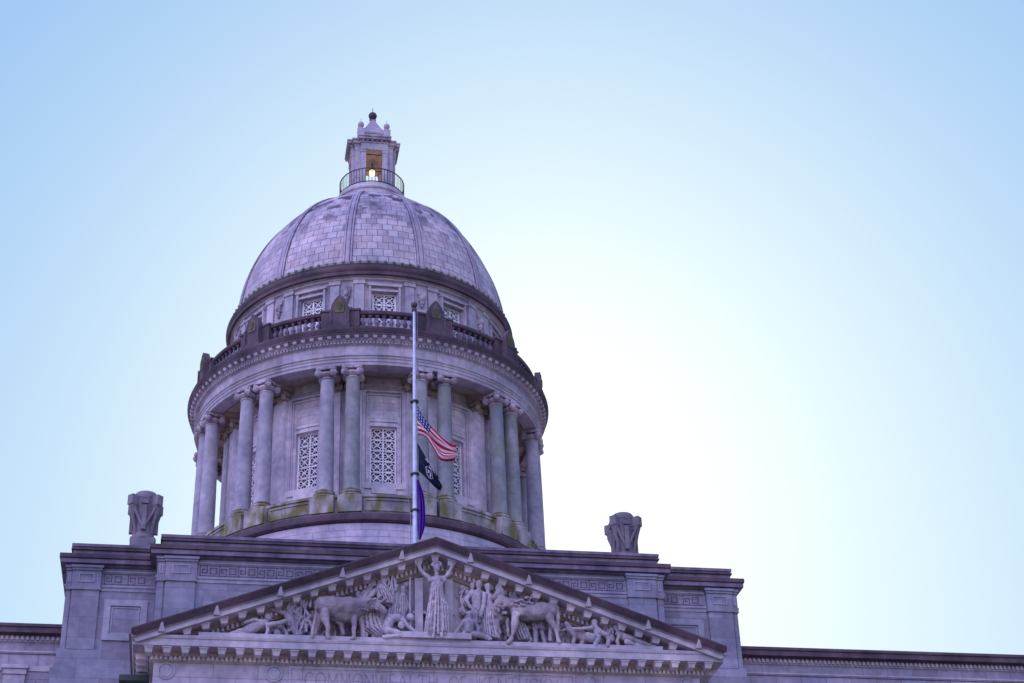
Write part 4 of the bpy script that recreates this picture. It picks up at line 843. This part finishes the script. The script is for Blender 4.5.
# ================================================================== pediment statues
FIGS=[{"n":"reclining_statue","l":"reclining nude stone figure in the far left corner of the gable, propped on one arm","ch":[[[-6.143,23.481,0.127,-25.9],[-6.104,23.405,0.112,-25.9]],[[-6.208,23.285,0.112,-25.9],[-6.313,23.204,0.187,-25.9],[-6.597,23.079,0.209,-25.9],[-6.877,22.916,0.187,-25.9]],[[-6.841,22.917,0.172,-25.9],[-7.127,22.888,0.112,-25.9],[-7.409,22.783,0.082,-25.9],[-7.798,22.693,0.06,-25.9]],[[-6.874,22.839,0.149,-25.9],[-7.264,22.749,0.097,-25.9],[-7.69,22.678,0.075,-25.9]],[[-6.174,23.151,0.082,-26.05],[-6.129,22.922,0.067,-26.05],[-6.192,22.69,0.067,-26.05]],[[-6.136,23.114,0.104,-26.05],[-5.814,23.182,0.09,-26.05],[-5.492,23.29,0.082,-26.05]],[[-6.392,23.24,0.097,-26.0],[-6.648,23.327,0.075,-26.0],[-6.966,23.2,0.067,-26.0]]],"ro":[],"cl":[]},{"n":"crouching_statue","l":"crouching stone figure with a draped arm, behind the reclining figure at the gable left","ch":[[[-5.345,23.802,0.119,-25.75],[-5.343,23.724,0.104,-25.75]],[[-5.412,23.604,0.157,-25.75],[-5.332,23.413,0.187,-25.75],[-5.216,23.184,0.149,-25.75],[-5.062,22.919,0.112,-25.75]],[[-6.004,23.837,0.075,-25.75],[-5.746,23.788,0.09,-25.75],[-5.487,23.68,0.097,-25.75]],[[-5.27,23.727,0.112,-25.75],[-5.018,23.892,0.097,-25.75],[-4.764,23.98,0.075,-25.75]],[[-5.793,22.914,0.127,-25.85],[-5.753,22.819,0.112,-25.85]],[[-5.578,23.133,0.075,-25.75],[-5.425,22.906,0.075,-25.75],[-5.529,22.787,0.06,-25.75]]],"ro":[],"cl":[[-5.458,22.828,-4.508,24.029,60,0.075,-25.75]]},{"n":"bull_statue","l":"stone bull with hanging tail and garlanded neck, left of the crowned woman","ch":[[[-4.146,23.922,0.336,-26.1],[-3.907,23.872,0.392,-26.1],[-3.539,23.826,0.429,-26.1],[-3.17,23.801,0.448,-26.1],[-2.877,23.909,0.354,-26.1],[-2.546,24.02,0.28,-26.1],[-2.286,23.97,0.224,-26.1]],[[-3.536,23.69,0.354,-26.1],[-3.168,23.664,0.373,-26.1]],[[-2.222,23.933,0.194,-26.2],[-2.074,23.82,0.157,-26.2],[-1.925,23.708,0.112,-26.2]],[[-2.213,24.13,0.052,-26.1],[-2.103,24.332,0.037,-26.1],[-1.992,24.416,0.022,-26.1]],[[-2.102,24.056,0.052,-26.1],[-1.917,24.22,0.037,-26.1],[-1.843,24.342,0.022,-26.1]],[[-4.1,23.59,0.187,-26.3],[-4.075,23.281,0.164,-26.3],[-3.977,22.976,0.097,-26.3],[-4.008,22.744,0.082,-26.3],[-3.951,22.593,0.09,-26.3]],[[-4.222,23.724,0.187,-25.95],[-4.304,23.332,0.112,-25.95],[-4.405,23.019,0.078,-25.95],[-4.417,22.748,0.082,-25.95]],[[-3.07,23.53,0.157,-26.25],[-2.999,23.144,0.104,-26.25],[-3.042,22.873,0.075,-26.25],[-3.022,22.719,0.078,-26.25],[-3.094,22.621,0.09,-26.25]],[[-2.791,23.678,0.149,-26.0],[-2.729,23.173,0.09,-26.0],[-2.651,22.788,0.082,-26.0]],[[-3.819,23.563,0.149,-26.0],[-3.482,23.224,0.097,-26.0],[-3.403,22.879,0.075,-26.0]],[[-4.288,24.151,0.06,-26.2],[-4.394,24.009,0.063,-26.2],[-4.423,23.696,0.056,-26.2],[-4.468,23.306,0.063,-26.2],[-4.53,22.918,0.082,-26.2],[-4.54,22.611,0.075,-26.2]]],"ro":[],"cl":[[-3.095,23.666,-2.065,24.136,45,0.056,-26.1]]},{"n":"draped_statue","l":"draped stone man leaning over the bull, his robe hanging below its neck","ch":[[[-1.889,25.142,0.134,-25.8],[-1.888,25.062,0.119,-25.8]],[[-2.0,24.817,0.187,-25.8],[-1.848,24.543,0.224,-25.8],[-1.735,24.269,0.187,-25.8]],[[-1.962,24.858,0.112,-25.8],[-2.26,24.647,0.127,-25.8],[-2.482,24.4,0.09,-25.8]],[[-1.812,24.824,0.127,-25.8],[-1.586,24.593,0.112,-25.8],[-1.623,24.273,0.09,-25.8]],[[-1.994,23.864,0.149,-25.8],[-1.991,23.392,0.164,-25.8],[-2.025,22.923,0.149,-25.8]],[[-2.507,23.141,0.075,-25.8],[-2.54,22.829,0.075,-25.8]],[[-2.285,23.148,0.075,-25.8],[-2.246,22.838,0.075,-25.8]]],"ro":[[[[-2.33,24.009,0.187],[-2.363,23.614,0.336],[-2.248,23.149,0.41],[-1.951,22.848,0.187]],7,-25.8],[[[-2.011,24.895,0.112],[-1.972,24.697,0.224],[-1.859,24.422,0.261],[-1.745,24.149,0.187]],7,-25.9]],"cl":[[-2.108,24.176,-1.437,25.039,22,0.075,-25.8]]},{"n":"listening_statue","l":"small stone man whose head shows above the bull, turned right","ch":[[[-2.318,25.088,0.127,-25.6],[-2.318,25.007,0.112,-25.6]],[[-2.428,24.802,0.149,-25.6],[-2.575,24.517,0.157,-25.6]],[[-2.839,24.647,0.112,-25.6],[-2.837,24.547,0.097,-25.6]],[[-2.466,24.801,0.112,-25.6],[-2.762,24.51,0.097,-25.6]]],"ro":[],"cl":[]},{"n":"garlanded_statue","l":"stone figure with a raised shoulder, behind and right of the man leaning over the bull","ch":[[[-1.495,25.14,0.127,-25.65],[-1.495,25.039,0.112,-25.65]],[[-1.457,24.819,0.172,-25.65],[-1.419,24.5,0.179,-25.65],[-1.456,24.141,0.149,-25.65]],[[-1.643,24.332,0.149,-25.65],[-1.605,24.135,0.127,-25.65]],[[-1.57,24.815,0.112,-25.65],[-1.757,24.567,0.093,-25.65]]],"ro":[[[[-1.456,24.579,0.187],[-1.53,23.94,0.224],[-1.64,23.384,0.261],[-1.713,22.952,0.261]],6,-25.65]],"cl":[]},{"n":"veiled_statue","l":"slim veiled stone woman in long drapery, beside the stick with a round gourd","ch":[[[-1.155,24.891,0.119,-25.65],[-1.155,24.791,0.104,-25.65]],[[-1.306,24.545,0.075,-25.65],[-1.193,24.589,0.134,-25.65],[-1.042,24.554,0.075,-25.65]],[[-1.043,24.514,0.067,-25.65],[-0.968,24.198,0.06,-25.65],[-1.081,23.916,0.06,-25.65]]],"ro":[[[[-1.174,24.67,0.134],[-1.193,24.309,0.172],[-1.193,23.952,0.157],[-1.268,23.554,0.172],[-1.342,23.003,0.187]],6,-25.65]],"cl":[]},{"n":"kneeling_statue","l":"nude stone man kneeling and bending to the right over a long tool","ch":[[[-1.789,23.088,0.187,-26.0],[-1.753,23.323,0.194,-26.0],[-1.643,23.522,0.187,-26.0],[-1.42,23.589,0.157,-26.0],[-1.235,23.517,0.134,-26.0]],[[-1.284,23.281,0.127,-26.1],[-1.265,23.204,0.112,-26.1]],[[-1.763,23.012,0.149,-26.1],[-1.468,22.964,0.127,-26.1],[-1.247,22.893,0.104,-26.1]],[[-1.252,22.816,0.097,-26.15],[-1.621,22.785,0.09,-26.15],[-1.915,22.755,0.09,-26.15]],[[-1.215,23.44,0.09,-26.15],[-1.03,23.212,0.075,-26.15],[-0.809,23.025,0.067,-26.15]],[[-1.141,23.247,0.049,-26.15],[-0.809,23.025,0.056,-26.15],[-0.55,22.859,0.082,-26.15],[-0.439,22.843,0.082,-26.15]],[[-0.925,23.646,0.164,-25.9],[-0.917,23.626,0.164,-25.9]],[[-0.914,23.469,0.034,-25.9],[-0.908,22.884,0.034,-25.9]],[[-0.921,25.22,0.037,-25.9],[-0.924,23.863,0.037,-25.9]]],"ro":[],"cl":[]},{"n":"crowned_statue","l":"tall robed and crowned stone woman raising both arms, at the gable centre","ch":[[[0.053,25.599,0.138,-26.15],[0.055,25.498,0.123,-26.15]],[[0.054,25.356,0.075,-26.15],[0.059,25.154,0.09,-26.15]],[[-0.161,25.065,0.127,-26.15],[0.066,25.094,0.164,-26.15],[0.312,25.104,0.127,-26.15]],[[0.066,25.074,0.187,-26.15],[0.063,24.793,0.201,-26.15]],[[-0.16,25.085,0.093,-26.15],[-0.386,25.257,0.082,-26.15],[-0.566,25.472,0.075,-26.15],[-0.629,25.692,0.063,-26.15],[-0.666,25.914,0.063,-26.15]],[[0.313,25.124,0.093,-26.15],[0.505,25.334,0.082,-26.15],[0.615,25.581,0.075,-26.15],[0.664,25.787,0.063,-26.15],[0.693,25.992,0.063,-26.15]],[[-0.098,25.674,0.06,-26.15],[-0.041,25.774,0.06,-26.15],[0.074,25.819,0.06,-26.15],[0.187,25.767,0.06,-26.15],[0.209,25.67,0.06,-26.15]],[[-0.096,22.856,0.067,-26.35],[-0.134,22.739,0.067,-26.35]],[[0.164,22.865,0.067,-26.35],[0.199,22.75,0.067,-26.35]]],"ro":[[[[0.065,24.953,0.224],[0.043,24.672,0.246],[0.058,24.274,0.291],[0.053,23.799,0.351],[0.029,23.327,0.396],[0.005,22.838,0.425]],9,-26.15],[[[0.155,24.348,0.131],[0.263,24.035,0.187],[0.294,23.524,0.168],[0.325,22.978,0.149]],5,-26.27]],"cl":[]},{"n":"peering_statue","l":"stone head and shoulder peering from behind the muscular standing man","ch":[[[1.499,25.14,0.112,-25.6],[1.501,25.055,0.097,-25.6]],[[1.474,24.871,0.119,-25.6],[1.391,24.545,0.112,-25.6]],[[1.247,25.025,0.041,-25.6],[1.091,24.857,0.049,-25.6],[1.028,24.532,0.045,-25.6],[1.118,24.254,0.049,-25.6]],[[1.077,24.093,0.142,-25.6],[1.152,24.036,0.127,-25.6]],[[1.233,24.299,0.056,-25.6],[1.085,24.534,0.06,-25.6]]],"ro":[],"cl":[]},{"n":"standing_statue","l":"bare-chested stone man with one hand on his hip, right of the crowned woman","ch":[[[1.704,25.13,0.131,-25.83],[1.709,25.029,0.116,-25.83]],[[1.707,24.907,0.082,-25.83],[1.665,24.744,0.112,-25.83]],[[1.415,24.675,0.134,-25.83],[1.625,24.683,0.187,-25.83],[1.816,24.69,0.134,-25.83]],[[1.624,24.622,0.224,-25.83],[1.617,24.341,0.201,-25.83],[1.612,24.101,0.201,-25.83]],[[1.377,24.673,0.093,-25.83],[1.186,24.445,0.082,-25.83],[1.366,24.152,0.071,-25.83]],[[1.854,24.671,0.09,-25.83],[1.883,24.311,0.078,-25.83],[1.76,23.947,0.071,-25.83]],[[1.533,23.979,0.172,-25.83],[1.449,23.579,0.134,-25.83],[1.441,23.184,0.104,-25.83],[1.399,22.987,0.097,-25.83]],[[1.723,23.985,0.172,-25.83],[1.752,23.589,0.134,-25.83],[1.742,23.194,0.104,-25.83],[1.737,22.959,0.097,-25.83]]],"ro":[[[[1.622,24.201,0.209],[1.614,23.842,0.261],[1.606,23.485,0.261]],7,-25.78]],"cl":[]},{"n":"robed_statue","l":"robed stone woman with a long lowered arm, between the muscular man and the horse head","ch":[[[2.036,24.98,0.131,-25.93],[2.041,24.879,0.112,-25.93]],[[2.031,24.758,0.082,-25.93],[2.007,24.596,0.149,-25.93],[2.018,24.276,0.172,-25.93]],[[1.869,24.59,0.097,-26.08],[1.82,24.168,0.082,-26.08],[1.696,23.707,0.071,-26.08]]],"ro":[[[[2.029,24.677,0.157],[2.035,24.196,0.187],[2.043,23.759,0.224],[2.069,23.325,0.261],[2.114,22.894,0.299]],9,-25.93]],"cl":[]},{"n":"seated_statue","l":"seated nude stone boy leaning back on one hand, at the foot of the standing man","ch":[[[1.271,23.744,0.123,-26.15],[1.269,23.645,0.112,-26.15]],[[1.078,23.441,0.119,-26.15],[1.247,23.467,0.149,-26.15],[1.434,23.454,0.119,-26.15]],[[1.246,23.408,0.209,-26.15],[1.221,23.133,0.194,-26.15]],[[1.059,23.441,0.09,-26.15],[0.867,23.199,0.075,-26.15],[0.714,22.959,0.067,-26.15]],[[1.453,23.454,0.09,-26.15],[1.617,23.224,0.075,-26.15],[1.537,22.987,0.067,-26.15]],[[1.087,22.972,0.134,-26.15],[0.936,22.85,0.097,-26.15],[1.271,22.803,0.082,-26.15]],[[1.349,22.981,0.134,-26.15],[1.723,22.935,0.104,-26.15],[2.019,22.808,0.082,-26.15]]],"ro":[],"cl":[]},{"n":"horse_statue","l":"stone horse with lowered neck walking left in the right half of the gable","ch":[[[3.089,23.979,0.291,-26.07],[3.431,23.932,0.321,-26.07],[3.775,23.944,0.336,-26.07],[4.122,24.017,0.336,-26.07],[4.353,24.025,0.306,-26.07]],[[3.055,24.098,0.254,-26.07],[2.794,24.248,0.224,-26.07],[2.568,24.34,0.187,-26.07],[2.419,24.474,0.172,-26.07]],[[2.5,24.638,0.172,-26.07],[2.431,24.857,0.134,-26.07],[2.456,25.06,0.045,-26.07]],[[2.456,24.697,0.149,-26.12],[2.319,24.571,0.112,-26.12],[2.22,24.447,0.097,-26.12]],[[2.454,24.356,0.187,-26.07],[2.295,24.11,0.187,-26.07],[2.288,23.871,0.149,-26.07],[2.472,23.679,0.119,-26.07]],[[2.998,23.758,0.172,-26.22],[2.971,23.52,0.142,-26.22],[2.925,23.281,0.097,-26.22],[2.859,23.004,0.075,-26.22],[2.815,22.808,0.075,-26.22],[2.698,22.687,0.09,-26.22]],[[2.716,23.648,0.09,-25.97],[2.725,23.332,0.063,-25.97],[2.77,22.979,0.063,-25.97]],[[2.327,23.615,0.09,-26.02],[2.338,23.338,0.075,-26.02],[2.426,23.105,0.063,-26.02]],[[4.248,23.822,0.187,-26.17],[4.388,23.549,0.142,-26.17],[4.53,23.316,0.097,-26.17],[4.555,23.041,0.075,-26.17],[4.619,22.788,0.09,-26.17]],[[4.333,23.804,0.134,-25.92],[4.394,23.447,0.082,-25.92],[4.333,22.931,0.071,-25.92]],[[4.534,24.232,0.067,-26.17],[4.623,24.075,0.075,-26.17],[4.625,23.716,0.071,-26.17],[4.606,23.319,0.071,-26.17],[4.553,23.002,0.06,-26.17]]],"ro":[],"cl":[[2.863,24.051,3.408,24.351,34,0.056,-26.07],[2.245,23.671,2.638,24.162,18,0.06,-26.07]]},{"n":"reaching_statue","l":"stone figure with an arm raised up to the cornice, behind the horse neck","ch":[[[3.106,24.792,0.127,-25.7],[3.103,24.69,0.112,-25.7]],[[3.137,24.57,0.134,-25.7],[3.287,24.455,0.134,-25.7]],[[3.253,24.575,0.09,-25.7],[3.395,24.782,0.075,-25.7],[3.444,25.069,0.067,-25.7]],[[2.986,24.645,0.082,-25.7],[2.751,24.516,0.075,-25.7]],[[3.274,24.092,0.112,-25.7],[3.366,23.457,0.112,-25.7],[3.576,22.95,0.097,-25.7]]],"ro":[[[[3.189,23.849,0.187],[3.287,23.375,0.261],[3.423,22.945,0.261]],7,-25.7]],"cl":[]},{"n":"walking_statue","l":"stone figure mostly hidden by the horse, its head above the back and legs below","ch":[[[3.928,24.681,0.127,-25.7],[3.931,24.58,0.112,-25.7]],[[3.902,24.437,0.149,-25.7],[3.889,24.115,0.187,-25.7]],[[3.851,23.633,0.119,-25.7],[3.84,23.275,0.097,-25.7],[3.84,22.9,0.09,-25.7]],[[4.055,23.481,0.112,-25.7],[4.118,23.166,0.082,-25.7],[4.182,22.871,0.082,-25.7]]],"ro":[[[[3.928,24.116,0.224],[3.915,23.795,0.224],[3.975,23.399,0.224]],6,-25.7]],"cl":[[3.436,24.339,3.757,24.674,16,0.06,-25.7]]},{"n":"riding_statue","l":"stone woman astride a lying animal, stretching one arm to the left","ch":[[[6.056,23.642,0.123,-26.05],[6.051,23.55,0.108,-26.05]],[[6.055,23.414,0.134,-26.05],[6.161,23.259,0.172,-26.05],[6.106,22.98,0.164,-26.05]],[[5.916,23.391,0.082,-26.15],[5.606,23.341,0.067,-26.15],[5.222,23.316,0.06,-26.15]],[[6.214,23.223,0.112,-26.15],[6.439,23.131,0.104,-26.15],[6.543,22.957,0.082,-26.15],[6.47,22.698,0.082,-26.15]],[[6.092,22.921,0.127,-26.1],[6.022,22.722,0.09,-26.1]],[[5.767,23.087,0.149,-26.05],[5.916,23.013,0.187,-26.05]]],"ro":[],"cl":[]},{"n":"fawn_statue","l":"small stone animal lying under the outstretched arm of the riding woman","ch":[[[5.006,23.607,0.104,-25.87],[5.135,23.492,0.097,-25.87]],[[5.093,23.411,0.127,-25.87],[5.352,23.221,0.164,-25.87],[5.653,23.112,0.201,-25.87],[5.959,23.083,0.216,-25.87]],[[5.307,23.101,0.082,-25.87],[5.237,22.862,0.067,-25.87]],[[4.898,23.365,0.06,-25.87],[4.743,23.32,0.045,-25.87]],[[5.606,22.953,0.09,-25.87],[5.482,22.791,0.067,-25.87]]],"ro":[],"cl":[]},{"n":"winged_statue","l":"winged stone child between the riding woman and the far right reclining figure","ch":[[[6.532,23.579,0.131,-25.77],[6.531,23.499,0.112,-25.77]],[[6.614,23.342,0.127,-25.77],[6.716,23.106,0.149,-25.77]],[[6.749,23.626,0.119,-25.77],[6.775,23.427,0.127,-25.77],[6.682,23.184,0.112,-25.77]]],"ro":[],"cl":[[6.52,23.06,6.915,23.792,24,0.075,-25.77]]},{"n":"stretched_statue","l":"stone figure lying with legs stretched to the far right corner of the gable","ch":[[[6.894,23.502,0.097,-25.95],[6.926,23.403,0.09,-25.95]],[[6.974,23.245,0.134,-25.95],[7.178,23.113,0.172,-25.95],[7.444,23.042,0.149,-25.95]],[[7.407,23.061,0.127,-25.95],[7.824,22.935,0.097,-25.95],[8.165,22.827,0.075,-25.95],[8.356,22.794,0.067,-25.95]],[[7.256,22.899,0.112,-26.05],[7.52,22.809,0.082,-26.05],[7.978,22.725,0.06,-26.05]],[[6.962,23.127,0.082,-26.05],[6.872,22.926,0.071,-26.05],[6.9,22.769,0.071,-26.05]]],"ro":[],"cl":[]}]

CARVE = bpy.data.textures.new('carving', 'CLOUDS'); CARVE.noise_scale = .17; CARVE.noise_depth = 2
MUSCLE = bpy.data.textures.new('muscle', 'CLOUDS'); MUSCLE.noise_scale = .34; MUSCLE.noise_depth = 1
def statue(fg):
    rnd = random.Random(len(fg['n']) * 13); q = MB()
    def seg(a, b_, ra, rb):
        L_ = (b_ - a).length; n = max(1, int(L_ / (.22 * min(ra, rb)) + 1))
        for i in range(n + 1): t = i / n; q.ball(a.lerp(b_, t), ra + (rb - ra) * t, 9)
    for ch in fg['ch']:
        P_ = [(Vector((x, y, z)), r) for x, z, r, y in ch]
        for (a, ra), (b_, rb) in zip(P_, P_[1:]): seg(a, b_, ra, rb)
    if fg['n'] not in ('bull_statue', 'horse_statue', 'fawn_statue'):     # face and curly hair on the head
        x, z, r, y = fg['ch'][0][0]
        q.ball((x, y - r * .95, z - r * .05), r * .22, 5); q.ball((x, y - r * .75, z - r * .5), r * .35, 5)
        for k in range(22):
            a = rnd.uniform(0, 2 * pi); e = rnd.uniform(.1, 1.3); q.ball((x + r * .92 * cos(a) * cos(e), y + r * .92 * (sin(a) * cos(e) + .25), z + r * .95 * sin(e)), r * .28, 5)
        for s_ in (-1, 1): q.ball((x + s_ * r * .38, y - r * .80, z + r * .12), r * .17, 5)
    for pts, folds, y in fg['ro']:
        N_ = 72; rings = []; m = (len(pts) - 1) * 5
        ph = rnd.random() * 6
        for i in range(m + 1):
            f = i / m * (len(pts) - 1); k = min(int(f), len(pts) - 2); f -= k; a, b_ = pts[k], pts[k + 1]
            cx, cz, w_ = (a[j] + (b_[j] - a[j]) * f for j in range(3)); amp = .08 + .13 * (i / m)
            ring = []
            for n_ in range(N_):
                t = 2 * pi * n_ / N_; rr = 1 + amp * sin(folds * 2 * t + ph + .8 * sin(i / m * 3)) + amp * .5 * sin(folds * 3.3 * t + 2 * ph)
                ring.append(Vector((cx + w_ * rr * cos(t), y + min(w_, .30) * .85 * rr * sin(t), cz)))
            rings += ring
        fs = [(i * N_ + n_, i * N_ + (n_ + 1) % N_, (i + 1) * N_ + (n_ + 1) % N_, (i + 1) * N_ + n_) for i in range(m) for n_ in range(N_)]
        fs += [tuple(range(N_))[::-1], tuple(range(m * N_, (m + 1) * N_))]
        q.add(rings, fs, None, True)
    for x0, z0, x1, z1, k, s, y in fg['cl']:
        for _ in range(k):
            x = rnd.uniform(x0, x1); z = rnd.uniform(z0, z1)
            if s < .065: q.ball((x, y - .12 - rnd.random() * .22, z), s * rnd.uniform(.7, 1.2), 5)
            else:
                a = rnd.uniform(-.6, .6); l = rnd.uniform(.15, .4); seg(Vector((x, y - rnd.random() * .15, z)), Vector((x + l * sin(a), y - rnd.random() * .15, z + l * cos(a))), s * .7, s * .35)
    nb = fg['n'] in ('bull_statue', 'horse_statue', 'fawn_statue')
    zs = min(v[2] for v in q.v); xs = sum(v[0] for v in q.v) / len(q.v)
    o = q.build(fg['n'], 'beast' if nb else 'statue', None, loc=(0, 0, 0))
    rm = o.modifiers.new('remesh', 'REMESH'); rm.mode = 'VOXEL'; rm.voxel_size = .022; rm.use_smooth_shade = True
    sm = o.modifiers.new('smooth', 'SMOOTH'); sm.factor = .5; sm.iterations = 2
    dp = o.modifiers.new('carve', 'DISPLACE'); dp.texture = MUSCLE if nb else CARVE; dp.texture_coords = 'GLOBAL'; dp.strength = .10 if nb else .05; dp.mid_level = .5
    dg = bpy.context.evaluated_depsgraph_get(); me = bpy.data.meshes.new_from_object(o.evaluated_get(dg)); o.modifiers.clear()
    me.transform(Matrix.Translation((-xs, -fg['y'], -zs))); o.data = me; o.location = (xs, fg['y'], zs)
    tag(o, fg['l'], 'statue', 'carved statues in the gable')
for fg in FIGS:
    fg['y'] = fg['ch'][0][0][3]; statue(fg)
